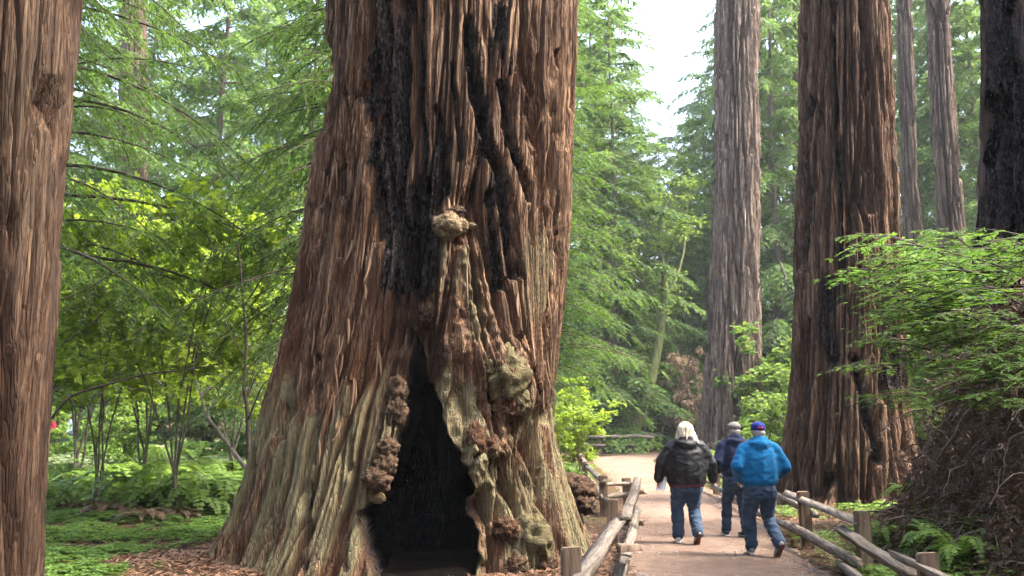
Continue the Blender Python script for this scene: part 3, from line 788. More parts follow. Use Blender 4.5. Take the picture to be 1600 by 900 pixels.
def tubes(G, P, r, sides=3, tint=.5):
    """many equal thin tubes at once: P is (count, points, 3)"""
    K, n, _ = P.shape
    if K == 0: return
    D = unit(np.gradient(P, axis=1)); A = unit(cross(D, np.array([.13, .21, 1.0]))); B = cross(D, A)
    an = np.arange(sides) * 2 * math.pi / sides
    rr = np.broadcast_to(np.asarray(r, float), (K, n))[:, :, None, None]
    V = P[:, :, None] + rr * (np.cos(an)[None, None, :, None] * A[:, :, None] + np.sin(an)[None, None, :, None] * B[:, :, None])
    i = np.arange(K * n * sides).reshape(K, n, sides); j = np.roll(i, -1, 2)
    G.add(V.reshape(-1, 3), np.stack([i[:, :-1], j[:, :-1], j[:, 1:], i[:, 1:]], -1).reshape(-1, 4), tint)

def leaves_broad(G, P, D, N, L, W, tint):
    """two folded quads per leaf (ovate, pointed)"""
    D = unit(D); S = unit(cross(D, N)); N = cross(S, D)
    L = np.broadcast_to(np.asarray(L), (len(P),))[:, None]; W = np.broadcast_to(np.asarray(W), (len(P),))[:, None]
    up = N * W * .12; dn = -N * L * .12
    pts = [P, P + D * L * .28 + S * W * .46 + up, P + D * L * .68 + S * W * .38 + up + dn * .5, P + D * L + dn, P + D * L * .68 - S * W * .38 + up + dn * .5, P + D * L * .28 - S * W * .46 + up]
    V = np.stack(pts, 1).reshape(-1, 3)
    i = np.arange(len(P))[:, None] * 6
    q = np.concatenate([i + np.array([[0, 1, 2, 3]]), i + np.array([[0, 3, 4, 5]])])
    G.add(V, q, np.repeat(np.broadcast_to(tint, (len(P),)), 6))

def tube(G, pts, r, sides=5, tint=0.5):
    pts = np.asarray(pts, float); n = len(pts)
    r = np.broadcast_to(np.asarray(r, float), (n,))
    D = unit(np.gradient(pts, axis=0))
    ref = np.array([0.0, 0, 1]) if abs(D[:, 2]).mean() < .8 else np.array([1.0, 0, 0])
    A = unit(cross(D, ref)); B = cross(D, A)
    an = np.arange(sides) * 2 * math.pi / sides
    V = pts[:, None] + r[:, None, None] * (np.cos(an)[None, :, None] * A[:, None] + np.sin(an)[None, :, None] * B[:, None])
    i = np.arange(n * sides).reshape(n, sides); j = np.roll(i, -1, 1)
    G.add(V.reshape(-1, 3), np.stack([i[:-1], j[:-1], j[1:], i[1:]], -1).reshape(-1, 4), tint)

def conifer_branch(GL, GW, rnd, base, az, length, leaf, droop, lift=0.15, wood=True, dens=1.0, flat=0.25, tint0=0.5, hang=0.35, aspect=0.30):
    out = np.array([math.cos(az), math.sin(az), 0.0]); sd = np.array([-out[1], out[0], 0])
    n = 9; t = np.linspace(0, 1, n)
    bend = rnd.uniform(-.25, .25)
    pts = base + out * (length * t)[:, None] + sd * (bend * length * t ** 2)[:, None]
    pts[:, 2] += length * (lift * t - droop * t ** 2)
    if wood: tube(GW, pts, (0.012 + 0.012 * length) * (1 - .88 * t) * .6, 4)
    n2 = max(4, int(length * 5.0 * dens))
    tb = np.repeat(np.linspace(.12, .98, n2) + rnd.uniform(-.03, .03, n2), 2); sg = np.tile([-1.0, 1.0], n2)
    kp = rnd.rand(2 * n2) > .12; tb, sg = tb[kp], sg[kp]; K = len(tb)
    if K == 0: return
    f = np.clip(tb * (n - 1), 0, n - 1.001); k = f.astype(int); p = pts[k] + (pts[k + 1] - pts[k]) * (f - k)[:, None]
    bl = length * .34 * (1.1 - .72 * tb) * rnd.uniform(.55, 1.15, K)
    bd = unit(out[None] * rnd.uniform(.45, .8, (K, 1)) + sd[None] * (sg * rnd.uniform(.6, 1.0, K))[:, None] + np.array([0, 0, 1.0]) * rnd.uniform(-hang - .3, -hang + .25, (K, 1)))
    m = max(4, int(bl.mean() / (leaf * .42) * dens) + 1)
    u = np.linspace(.08, 1, m)
    q = p[:, None] + bd[:, None] * (bl[:, None] * u[None])[..., None]
    q[..., 2] -= hang * bl[:, None] * u[None] ** 2 * .8
    dirn = unit(np.gradient(q, axis=1)); side = unit(cross(dirn, np.array([0, 0, 1.0])))
    if wood: tubes(GW, q[rnd.rand(K) < .5][:, ::max(1, (m - 1) // 3)], .006, 3)
    sc = np.clip(bl / bl.mean(), .6, 1.3)[:, None]
    for ss in (-1, 1):
        D = dirn * .75 + side * ss * rnd.uniform(.45, .8, (K, m, 1)) + rnd.normal(0, .16, (K, m, 3))
        N = np.array([0, 0, 1.0]) + rnd.normal(0, flat + .2, (K, m, 3))
        LL = (leaf * (1.05 - .5 * u)[None] * rnd.uniform(.7, 1.25, (K, m)) * sc).ravel()
        t_ = np.clip(tint0 + .22 * (u - .5)[None] + rnd.normal(0, .13, (K, m)), 0, 1).ravel()
        GL.queue.append((q.reshape(-1, 3), D.reshape(-1, 3), N.reshape(-1, 3), LL, LL * aspect, t_))

def conifer_meshes(seed, H, z0, L, nb, leaf, droop=.45, arc=None, trunk_r=.3, dens=1.0, hang=.35, aspect=.30, taper=.78, zpow=1.0, wood_at=None, zmax=None):
    rnd = np.random.RandomState(seed); GL, GW = Geo(), Geo()
    zt = np.linspace(0, H, 14)
    tube(GW, np.stack([.1 * np.sin(zt * .4 + seed), .1 * np.cos(zt * .3 + seed) - .1, zt - .3 * (zt == 0)], -1), trunk_r * (1 - .93 * zt / H), 10)
    for i in range(nb):
        u = (i + rnd.rand()) / nb
        z = z0 + ((zmax or H) - z0) * u ** zpow
        l = L * (1 - taper * z / H) * rnd.uniform(.7, 1.2)
        a = i * 2.39996 + rnd.uniform(-.3, .3)
        if arc is not None: a = arc[0] + (arc[1] - arc[0]) * ((i * .618034) % 1)
        conifer_branch(GL, GW, rnd, np.array([0, 0, z]), a, l, leaf, droop * rnd.uniform(.7, 1.3), rnd.uniform(.0, .3), dens=dens, hang=hang, aspect=aspect, tint0=rnd.uniform(.3, .7))
    return GL.mesh('crown'), GW.mesh('trunk', True)

def place_tree(label, name, meshes, mats, loc, rot=0.0, s=1.0, group=None, cat_='tree', names=('crown', 'trunk'), sz=None):
    t = thing(name, label, cat_, loc, group, rot)
    t.scale = (s, s, sz or s)
    for me, m, nme in zip(meshes, mats, names):
        obj(nme, me, m, t)
    return t

def broadleaf_meshes(seed, H, spread, nst, leaf, nleaf, stem_r=.03, lean=.5, layers=True, leafn=7, twigs=9, zfrac=.15):
    rnd = np.random.RandomState(seed); GL, GW = Geo(), Geo()
    made = 0
    twl = []
    for s in range(nst):
        a = s * 2.39996 + rnd.uniform(-.4, .4)
        r = spread * rnd.uniform(.25, 1.0) * lean * 2
        h = H * rnd.uniform(.65, 1.0)
        t = np.linspace(0, 1, 9)
        pts = np.stack([math.cos(a) * r * t ** 1.6, math.sin(a) * r * t ** 1.6, h * (1 - (1 - t) ** 1.25)], -1)
        pts[:, :2] += np.cumsum(rnd.normal(0, .035 * H / 5, (9, 2)), 0)
        tube(GW, pts, stem_r * (1.05 - .85 * t), 6)
        for b_ in range(twigs):
            tb = rnd.uniform(zfrac, 1.0)
            k = min(int(tb * 8), 7); p = pts[k] + (pts[k + 1] - pts[k]) * (tb * 8 - k)
            az = rnd.uniform(0, 2 * math.pi)
            bl = spread * rnd.uniform(.35, .85) * (1.15 - .55 * tb)
            d = np.array([math.cos(az), math.sin(az), rnd.uniform(.0, .45)])
            u = np.linspace(0, 1, 7)
            q = p + d * (bl * u)[:, None]; q[:, 2] -= .22 * bl * u ** 2
            q += np.cumsum(rnd.normal(0, .02 * bl, (7, 3)), 0)
            tube(GW, q, stem_r * .34 * (1.1 - .9 * u), 3)
            twl.append(q)
            for c in range(3):
                f = rnd.uniform(.25, .95); kk = min(int(f * 6), 5)
                p2 = q[kk]; az2 = az + rnd.uniform(-1.2, 1.2)
                d2 = np.array([math.cos(az2), math.sin(az2), rnd.uniform(-.2, .25)])
                q2 = p2 + d2 * (bl * .42 * np.linspace(0, 1, 5))[:, None]
                q2[:, 2] -= .1 * bl * np.linspace(0, 1, 5) ** 2
                tube(GW, q2, stem_r * .15, 3)
                twl.append(q2)
    per = max(2, nleaf // len(twl))
    for q in twl:
        m = max(2, int(per * rnd.uniform(.5, 1.5)))
        f = rnd.uniform(.15, 1.0, m) * (len(q) - 1); k = np.minimum(f.astype(int), len(q) - 2)
        P = q[k] + (q[k + 1] - q[k]) * (f - k)[:, None] + rnd.normal(0, leaf * .35, (m, 3))
        dr = unit(q[-1] - q[0])
        D = dr * .4 + rnd.normal(0, .75, (m, 3)) * np.array([1, 1, .35]) + np.array([0, 0, -.15])
        N = np.array([0, 0, 1.0]) + rnd.normal(0, .38, (m, 3))
        LL = leaf * rnd.uniform(.6, 1.25, m)
        base_t = rnd.uniform(.3, .75)
        leaves_broad(GL, P, D, N, LL, LL * .78, np.clip(base_t + rnd.normal(0, .16, m), 0, 1))
    return GL.mesh('foliage'), GW.mesh('stems', True)

def G0(px, Yd):
    """ground point under photo column px at depth Yd"""
    x = (px - 800) / F * Yd * 1.0
    return (x, Yd, float(gz(x, Yd)))

# ---- young redwoods whose branches fringe the big trunk
m1 = conifer_meshes(11, 15, 3.6, 4.0, 84, .115, .5, arc=(2.2, 4.35), trunk_r=.28, dens=1.05, hang=.5, aspect=.27, taper=.45, zmax=11.5)
place_tree('drooping dark green young redwood hanging beside the left flank of the huge trunk', 'young_redwood', m1, (M['leaf_redwood'], M['twig']), (-2.3, 17.2, float(gz(-2.3, 17.2))), group='young redwoods')
m2 = conifer_meshes(12, 19, 3.2, 3.5, 66, .15, .42, arc=(-1.35, 1.0), trunk_r=.3, dens=.95, hang=.4, aspect=.27, taper=.45, zmax=15)
place_tree('feathery young redwood spreading from behind the right flank of the huge trunk', 'young_redwood', m2, (M['leaf_redwood'], M['twig']), (.7, 27.0, float(gz(.7, 27.0))), group='young redwoods')
m1b = conifer_meshes(15, 16, 4.2, 4.8, 44, .14, .5, arc=(-1.3, 1.1), trunk_r=.22, dens=.9, hang=.5, aspect=.27, taper=.4, zmax=14)
place_tree('young redwood with dark sprays at the top left next to the smooth trunk', 'young_redwood', m1b, (M['leaf_redwood'], M['twig']), G0(15, 16), group='young redwoods')

# ---- background conifers: three shapes, copied
cv = [conifer_meshes(21, 24, 1.0, 5.2, 84, .36, .40, trunk_r=.22, hang=.35, aspect=.36, dens=1.12, taper=.6),
      conifer_meshes(22, 24, 1.5, 6.0, 74, .38, .52, trunk_r=.25, hang=.5, aspect=.33, dens=1.12, taper=.6),
      conifer_meshes(23, 24, .8, 4.6, 90, .34, .35, trunk_r=.2, hang=.3, aspect=.38, dens=1.12, taper=.6)]
brnd = random.Random(3)
def bg_conifer(px, Yd, top_py, kind, label, far=False):
    x, y, z = G0(px, Yd)
    H = at(px, top_py, Yd)[2] - z
    s = H / 24.0
    sxy = min(max(s, .62), 1.35)
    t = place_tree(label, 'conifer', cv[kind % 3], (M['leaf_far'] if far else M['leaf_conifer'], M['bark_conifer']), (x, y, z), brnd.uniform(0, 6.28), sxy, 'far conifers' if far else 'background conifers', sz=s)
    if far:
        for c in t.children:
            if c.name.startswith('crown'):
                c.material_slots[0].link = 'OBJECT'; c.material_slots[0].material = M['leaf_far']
L_left = ['conifer right behind the smooth left trunk', 'tall conifer filling the middle of the gap left of the huge trunk', 'conifer close behind the left flank of the huge trunk', 'conifer behind the hazy brown trunk on the left', 'more distant conifer behind the thin bare sapling']
L_mid = ['tall conifer directly right of the huge trunk', 'conifer at the left border of the sky gap', 'short conifer with its tip below the middle of the sky gap', 'low conifer at the bottom of the sky gap', 'conifer touching the left edge of the pale trunk', 'farther tall conifer behind the right flank of the huge trunk']
L_right = ['conifer filling the gap between the pale trunk and the broad right trunk', 'conifer along the right edge of the pale trunk', 'conifer along the left edge of the broad right trunk']
L_edge = ['conifer just left of the burnt trunk at the right edge', 'conifer behind the left one of the thin pair of trunks', 'conifer behind the right one of the thin pair of trunks', 'conifer behind the burnt trunk at the right edge']
L_far = 'faint hazy conifer far back in the valley'
for px, Yd, ty, k in [(80, 40, -150, 0), (330, 46, -200, 1), (470, 36, -160, 2), (215, 58, -120, 0), (400, 60, -120, 1)]:
    bg_conifer(px, Yd, ty, k, L_left.pop(0))
for px, Yd, ty, k in [(878, 60, -120, 1), (960, 56, -20, 0), (1005, 60, 215, 2), (1068, 66, 240, 0), (1105, 70, 165, 1), (930, 68, -100, 2)]:
    bg_conifer(px, Yd, ty, k, L_mid.pop(0))
for px, Yd, ty, k in [(1222, 60, -160, 1), (1195, 70, -120, 0), (1265, 66, -180, 2)]:
    bg_conifer(px, Yd, ty, k, L_right.pop(0))
for px, Yd, ty, k in [(1550, 60, -140, 0), (1432, 68, -120, 2), (1500, 64, -160, 1), (1620, 48, -160, 2)]:
    bg_conifer(px, Yd, ty, k, L_edge.pop(0))
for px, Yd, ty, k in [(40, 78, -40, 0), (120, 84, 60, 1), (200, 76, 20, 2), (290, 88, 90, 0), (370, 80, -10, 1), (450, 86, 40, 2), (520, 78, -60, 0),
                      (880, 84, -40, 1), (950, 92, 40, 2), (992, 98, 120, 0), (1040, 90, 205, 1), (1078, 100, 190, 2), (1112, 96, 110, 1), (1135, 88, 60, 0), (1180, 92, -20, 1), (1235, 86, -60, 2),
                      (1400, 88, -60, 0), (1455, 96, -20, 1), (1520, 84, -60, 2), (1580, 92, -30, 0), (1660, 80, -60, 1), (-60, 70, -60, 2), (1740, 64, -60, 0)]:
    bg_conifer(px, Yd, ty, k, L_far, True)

# ---- leafy shrubs
hz = [broadleaf_meshes(41, 6.3, 2.5, 5, .145, 5600, .022, .5, twigs=27, zfrac=.36), broadleaf_meshes(42, 5.6, 2.3, 5, .14, 5000, .02, .55, twigs=25, zfrac=.36)]
sh = [broadleaf_meshes(43, 3.0, 1.5, 9, .13, 3400, .02, .45, twigs=8), broadleaf_meshes(44, 3.4, 1.7, 10, .15, 3400, .02, .5, twigs=8)]
def shrub(label, px, Yd, me, mat, s=1.0, rot=0.0, group=None, name='leafy_shrub', sz=None, dz=0.0):
    x, y, z = G0(px, Yd)
    t = place_tree(label, name, me, (mat, M['stem']), (x, y, z + dz), rot, s, group, 'shrub', ('foliage', 'stems'), sz)
    c = [k for k in t.children if k.name.startswith('foliage')][0]
    c.material_slots[0].link = 'OBJECT'; c.material_slots[0].material = mat
    return t
shrub('sunlit yellow-green hazel shrub next to the smooth left trunk', 165, 18.5, hz[0], M['leaf_hazel'], 1.0, .3, 'hazel shrubs', 'hazel_shrub')
shrub('tall pale hazel shrub at the back of the leafy thicket on the left', 235, 26, hz[0], M['leaf_hazel'], 1.35, 5.1, 'hazel shrubs', 'hazel_shrub')
shrub('hazel shrub behind the thin bare sapling', 370, 25, hz[1], M['leaf_hazel'], 1.2, 3.3, 'hazel shrubs', 'hazel_shrub')
shrub('tall yellow-green hazel shrub spreading over the middle of the left thicket', 285, 17.5, hz[1], M['leaf_hazel'], 1.12, 2.9, 'hazel shrubs', 'hazel_shrub', sz=1.3)
shrub('light green hazel shrub reaching high beside the smooth left trunk', 130, 23, hz[0], M['leaf_hazel'], 1.3, 2.0, 'hazel shrubs', 'hazel_shrub', sz=1.45)
shrub('tall pale shrub filling the gap beside the left flank of the huge trunk', 455, 29, hz[0], M['leaf_sunlit'], 1.15, 1.1, 'pale shrubs', 'pale_shrub')
shrub('silvery pale shrub glowing behind the thin bare sapling', 400, 31, hz[1], M['leaf_sunlit'], .9, .4, 'pale shrubs', 'pale_shrub')
shrub('silvery pale shrub behind the pale log in the clearing', 330, 46, sh[1], M['leaf_sunlit'], 1.5, 1.4, 'pale shrubs', 'pale_shrub')
shrub('pale shrub at the back of the clearing near the smooth trunk', 200, 50, sh[0], M['leaf_sunlit'], 1.7, 2.4, 'pale shrubs', 'pale_shrub')
ORD = ['first', 'second', 'third', 'fourth', 'fifth', 'sixth', 'seventh', 'eighth', 'ninth', 'tenth', 'eleventh']
def nth(rows, px): return ORD[sorted(r[0] for r in rows).index(px)]
LS = 'low leafy shrub at the back left, %s from the smooth left trunk'
rows = [(70, 30, 0, .8, 0), (205, 31, 1, .75, 1.2), (470, 38, 0, 1.2, 4), (100, 54, 1, 1.8, 5), (180, 60, 0, 2.0, .3), (250, 58, 0, 1.9, .5), (320, 62, 1, 2.1, 2.2), (380, 56, 1, 1.8, 1.5), (450, 58, 0, 1.9, 2.5), (520, 54, 1, 1.7, 3.5)]
for px, Yd, k, s, r in rows:
    shrub(LS % nth(rows, px), px, Yd, sh[k], M['leaf_shrub'], s, r, 'understory shrubs')
shrub('bright broad-leaved shrub against the right flank of the huge trunk', 896, 33, sh[1], M['leaf_hazel'], .95, 1.0, 'understory shrubs')
LM = 'leafy shrub behind the far fence, %s from the huge trunk'
rows = [(862, 38, 0, 1.0, 0), (945, 60, 1, 1.5, 1), (1005, 62, 0, 1.6, 2), (1060, 60, 1, 1.5, 3), (900, 62, 0, 1.5, 4), (1090, 66, 0, 1.8, 5), (1030, 74, 1, 2.2, .4), (960, 76, 0, 2.2, 1.3), (905, 60, 1, 1.8, 2.2)]
for px, Yd, k, s, r in rows:
    shrub(LM % nth(rows, px), px, Yd, sh[k], M['leaf_shrub'], s, r, 'understory shrubs')
shrub('dry shrub with pinkish dead leaves left of the pale trunk', 1074, 57, sh[0], M['leaf_dry'], 1.2, 2, 'understory shrubs', 'dry_shrub', sz=2.3)
shrub('tall airy broadleaf clump behind the leaning mossy tree', 1010, 66, hz[0], M['leaf_shrub'], 1.9, .6, 'understory shrubs', sz=2.2)
shrub('tall pale broadleaf clump just left of the pale trunk', 1082, 68, hz[1], M['leaf_sunlit'], 1.8, 1.7, 'pale shrubs', 'pale_shrub', sz=2.0)
shrub('light broadleaf clump right of the huge trunk above the far fence', 928, 62, hz[1], M['leaf_hazel'], 1.6, 3.1, 'understory shrubs', sz=1.7)
shrub('green shrub in front of the foot of the pale trunk', 1168, 30, sh[1], M['leaf_shrub'], .5, .7, 'understory shrubs')
shrub('green shrub squeezed between the pale trunk and the broad right trunk', 1218, 36, sh[0], M['leaf_shrub'], 1.1, 2.7, 'understory shrubs')
LR = 'leafy shrub at the back of the gap right of the pale trunk, %s from it'
rows = [(1215, 46, 1, 1.9, 0), (1190, 58, 0, 2.0, 1), (1245, 60, 1, 2.1, 2)]
for px, Yd, k, s, r in rows:
    shrub(LR % nth(rows, px), px, Yd, sh[k], M['leaf_shrub'], s, r, 'understory shrubs')
shrub('bright shrub growing at the foot of the thin pair of trunks', 1445, 30, hz[1], M['leaf_shrub'], 1.15, .2, 'understory shrubs', sz=1.35)
LE = 'leafy shrub on the slope behind the brush bank, %s from the broad right trunk'
rows = [(1420, 40, 0, 2.6, 1), (1490, 36, 1, 2.4, 2), (1530, 30, 0, 2.5, 3), (1400, 52, 1, 3.0, 4), (1470, 54, 0, 3.2, 5), (1540, 50, 1, 3.0, 0)]
for px, Yd, k, s, r in rows:
    shrub(LE % nth(rows, px), px, Yd, sh[k], M['leaf_shrub'], s, r, 'understory shrubs')

# ---- leaning mossy tree
def leaning_tree():
    Yd = 55
    GW, GL = Geo(), Geo(); rnd = np.random.RandomState(77)
    b0 = at(984, 694, Yd)
    def br(pts, r0, r1, dy=0):
        P = np.array([at(x, y, Yd + dy * i / (len(pts) - 1)) for i, (x, y) in enumerate(pts)])
        P = cat(P, np.linspace(0, len(P) - 1, 14)) - b0
        tube(GW, P, np.linspace(r0, r1, 14), 8); return P
    ends = [br([(980, 705), (986, 680), (1000, 640), (1017, 590), (1028, 540), (1037, 480), (1038, 430), (1028, 370), (1040, 310)], .48, .08),
            br([(1037, 470), (1058, 430), (1070, 380), (1072, 330), (1085, 280)], .12, .03, 2), br([(1034, 500), (1010, 450), (985, 420), (968, 360)], .11, .03, -2), br([(1000, 640), (985, 590), (990, 540), (975, 500)], .08, .02, 1.5),
            br([(1035, 440), (1045, 400), (1062, 350)], .08, .03, -1), br([(1028, 380), (1005, 340), (1000, 290)], .07, .02, 1)]
    for P in ends:
        for k in range(8, 14):
            for _ in range(5):
                p = P[k]; az = rnd.uniform(0, 6.28); L = rnd.uniform(.7, 1.9)
                u = np.linspace(0, 1, 5)
                q = p + np.array([math.cos(az), math.sin(az), rnd.uniform(-.1, .4)]) * (L * u)[:, None]; q[:, 2] -= .2 * L * u ** 2
                tube(GW, q, .012, 3)
                m = 16
                f = rnd.uniform(.2, 4, m); kk = np.minimum(f.astype(int), 3)
                PP = q[kk] + (q[kk + 1] - q[kk]) * (f - kk)[:, None] + rnd.normal(0, .12, (m, 3))
                leaves_broad(GL, PP, rnd.normal(0, 1, (m, 3)) * np.array([1, 1, .3]), np.array([0, 0, 1.]) + rnd.normal(0, .4, (m, 3)), rnd.uniform(.14, .24, m), rnd.uniform(.1, .17, m), np.clip(rnd.normal(.6, .2, m), 0, 1))
    t = thing('leaning_tree', 'leaning tree with mossy green trunk behind the far fence', 'tree', tuple(b0))
    obj('trunk', GW.mesh('trunk', True), M['bark_moss'], t); obj('crown', GL.mesh('crown'), M['leaf_shrub'], t)
leaning_tree()

# ---- bare saplings and dead branches by the left flank
def poles(name, label, cat_, Yd, lines, mat, r):
    P0 = at(*lines[0][0], Yd); G = Geo()
    for k, pts in enumerate(lines):
        P = np.array([at(x, y, Yd + .12 * i * (1 if k % 2 else -1) * (k > 0)) for i, (x, y) in enumerate(pts)])
        P = cat(P, np.linspace(0, len(P) - 1, 4 * len(P))) - P0
        r0 = r if k == 0 else r * .4
        tube(G, P, np.linspace(r0, r0 * .35, len(P)), 6)
    t = thing(name, label, cat_, tuple(P0))
    obj('stem', G.mesh('stem', True), mat, t)
poles('bare_sapling', 'thin bare upright sapling just left of the huge trunk', 'sapling', 15.5, [[(389, 735), (388, 690), (386, 640), (381, 600), (385, 540), (379, 460), (372, 380)], [(384, 625), (395, 600), (405, 580), (420, 575)], [(386, 660), (398, 630), (412, 600), (430, 590)], [(383, 560), (365, 530), (350, 500)], [(380, 480), (400, 450), (412, 430)]], M['twig'], .045)
poles('dead_branch', 'dead leaning branch with a pale broken top left of the huge trunk', 'branch', 14.2, [[(384, 732), (360, 700), (338, 670), (323, 650), (316, 625), (305, 592)], [(330, 660), (326, 640), (335, 625)], [(360, 700), (372, 680), (376, 660)], [(316, 620), (330, 605), (350, 610)]], M['twig_pale'], .036)
poles('bare_branch', 'long thin bare branch reaching across the leaves at lower left', 'branch', 13.5, [[(80, 655), (110, 620), (170, 600), (230, 585), (300, 577), (352, 566)], [(170, 600), (190, 575), (200, 540)], [(230, 585), (250, 600), (262, 622)], [(300, 577), (310, 555), (306, 535)], [(110, 620), (120, 640), (128, 660)]], M['twig'], .022)
for i, (pts, Yd) in enumerate([([(90, 470), (130, 455), (170, 430), (215, 400)], 13), ([(95, 540), (150, 500), (190, 460), (260, 415)], 15)]):
    poles('bare_twig', ['thin dark twig crossing the leaves near the smooth left trunk', 'thin dark twig rising through the hazel leaves at left'][i], 'twig', Yd, [pts, [pts[1], (pts[1][0] + 20, pts[1][1] + 25)]], M['twig'], .014)

# ---- ferns
def fern_mesh(seed, nf=15, L=.95, dead=False):
    rnd = np.random.RandomState(seed); G = Geo()
    for i in range(nf):
        az = i * 2.39996 + rnd.uniform(-.3, .3); l = L * rnd.uniform(.7, 1.15); up = rnd.uniform(.9, 1.7) * (.6 if dead else 1)
        out = np.array([math.cos(az), math.sin(az), 0]); m = 20
        u = np.linspace(.0, 1, m)
        q = out * (l * .85 * u)[:, None]; q[:, 2] += l * (up * u - (up * .9 + .1) * u ** 2.2)
        tube(G, q[::3], .006, 3, .3)
        d = unit(np.gradient(q, axis=0)); s = unit(cross(d, [0, 0, 1.0])); nrm = cross(s, d)
        w = .17 * L * np.sin(np.clip(u * 1.05, 0, 1) * math.pi) ** .6 * (1.1 - .55 * u) + .01
        for ss in (-1, 1):
            D = s * ss + d * .35 + rnd.normal(0, .07, (m, 3)) - np.array([0, 0, .15])
            leaves_diamond(G, q[2:], D[2:], nrm[2:] + rnd.normal(0, .2, (m - 2, 3)), w[2:], .055 * L * 1.1, np.clip(rnd.uniform(.3, .75) + rnd.normal(0, .1, m - 2), 0, 1), .35)
    return G.mesh('fronds')
ferns = [fern_mesh(51), fern_mesh(52, 18, 1.0), fern_mesh(53, 12, .85)]
dead_ferns = [fern_mesh(54, 16, .95, True), fern_mesh(55, 13, .9, True)]
frn = random.Random(9)
def fern(label, x, y, s, dead=False, group='sword ferns'):
    t = thing('dead_fern' if dead else 'sword_fern', label, 'fern', (x, y, float(gz(x, y)) + .01), group, frn.uniform(0, 6.28))
    t.scale = (s, s, s * frn.uniform(.9, 1.2))
    obj('fronds', (dead_ferns if dead else ferns)[frn.randrange(2 if dead else 3)], M['leaf_fern_dead'] if dead else M['leaf_fern'], t)
for i in range(34):
    px = frn.uniform(60, 430); Yd = frn.uniform(17.5, 27)
    x = (px - 800) / F * Yd
    fern('green sword fern in the bed left of the huge trunk', x, Yd, frn.uniform(1.1, 1.9))
for i in range(10):
    px = frn.uniform(120, 410); Yd = frn.uniform(16, 20)
    fern('withered brown fern in the bed left of the huge trunk', (px - 800) / F * Yd, Yd, frn.uniform(.6, .95), True, 'withered ferns')
for i in range(16):
    px = frn.uniform(872, 1010); Yd = frn.uniform(52, 60)
    fern('fern behind the far cross fence', (px - 800) / F * Yd, Yd, frn.uniform(1.2, 2.0))
for i in range(9):
    px = frn.uniform(872, 905); Yd = frn.uniform(20, 34)
    fern('fern between the huge trunk and the left fence', (px - 800) / F * Yd, Yd, frn.uniform(.7, 1.1))
for i in range(14):
    x = frn.uniform(5.4, 8.5); y = frn.uniform(22, 42); x += (y - 20) * .12
    fern('fern beyond the right fence near the pale trunk', x, y, frn.uniform(.7, 1.3))
for i in range(26):
    px = frn.uniform(60, 440); Yd = frn.uniform(30, 52)
    fern('fern in the sunlit clearing at far left', (px - 800) / F * Yd, Yd, frn.uniform(1.1, 1.9))
for i, (px, Yd) in enumerate([(1385, 17.0), (1410, 13.5), (1365, 12.5)]):
    fern(['fern at the right foot of the broad right trunk', 'fern at the foot of the brush bank', 'small fern behind the right fence rails'][i], (px - 800) / F * Yd, Yd, [.7, .6, .5][i])

# ---- clover carpet (oxalis)
def clover(name, n, region, seed, size, label, hmax=.14):
    rnd = np.random.RandomState(seed); G = Geo()
    x, y = region(rnd, n * 3)
    den = perlin(x * .8, y * .8, 0 * x, 61) + .7 * perlin(x * 2.6, y * 2.6, 0 * x, 62)
    keep = (den + rnd.uniform(-.4, .4, len(x)) > .0) & (path_d(x, y) > .12)
    x, y = x[keep][:n], y[keep][:n]
    den = den[keep][:n]
    z = gz(x, y) + rnd.uniform(.02, hmax, len(x)) * (.6 + .5 * np.clip(den, 0, 1))
    P = np.stack([x, y, z], -1); az = rnd.uniform(0, 6.28, len(x))
    tint = np.clip(.5 + .25 * den + rnd.normal(0, .15, len(x)), 0, 1)
    s = size * rnd.uniform(.65, 1.3, len(x)) * (1 + .02 * np.maximum(y - 12, 0))
    tilt = rnd.normal(0, .22, (len(x), 3)) + np.array([0, 0, 1.])
    for k in range(3):
        a = az + k * 2.094
        D = np.stack([np.cos(a), np.sin(a), -.12 + 0 * a], -1)
        leaves_diamond(G, P, D, tilt, s, s * .95, tint, .68, .08)
    o = obj(name, G.mesh(name), M['leaf_sunlit'] if name == 'meadow_plants' else M['leaf_clover']); tag(o, label, 'ground cover', None, 'stuff')  # meadow plants take the leaf colour with sunlight painted in
def reg_left(rnd, n):
    Yd = 9 + 12.5 * rnd.rand(n) ** .8
    px = rnd.uniform(30, 400, n) - 0
    x = (px - 800) / F * Yd
    bx = -1.45; d = np.hypot(x - bx, (Yd - 12.6)); ok = d > 2.95 + .5 * rnd.rand(n)
    return x[ok], Yd[ok]
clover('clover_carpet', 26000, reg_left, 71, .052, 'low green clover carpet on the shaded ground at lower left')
def reg_right(rnd, n):
    y = rnd.uniform(7, 14.5, n); x = rnd.uniform(3.75, 5.4, n); return x, y
clover('clover_patch', 3200, reg_right, 72, .045, 'clover patch below the right fence rails', .16)
def reg_r2(rnd, n):
    y = rnd.uniform(17, 40, n); x = 4.6 + (y - 17) * .06 + rnd.uniform(0, 2.5, n) ; return x, y
clover('clover_verge', 3500, reg_r2, 73, .06, 'clover verge along the right side of the path beyond the walkers', .2)
def reg_l2(rnd, n):
    y = rnd.uniform(28, 56, n); px = rnd.uniform(40, 480, n); return (px - 800) / F * y, y
clover('meadow_plants', 9000, reg_l2, 74, .10, 'bright low plants in the sunlit clearing at far left', .5)

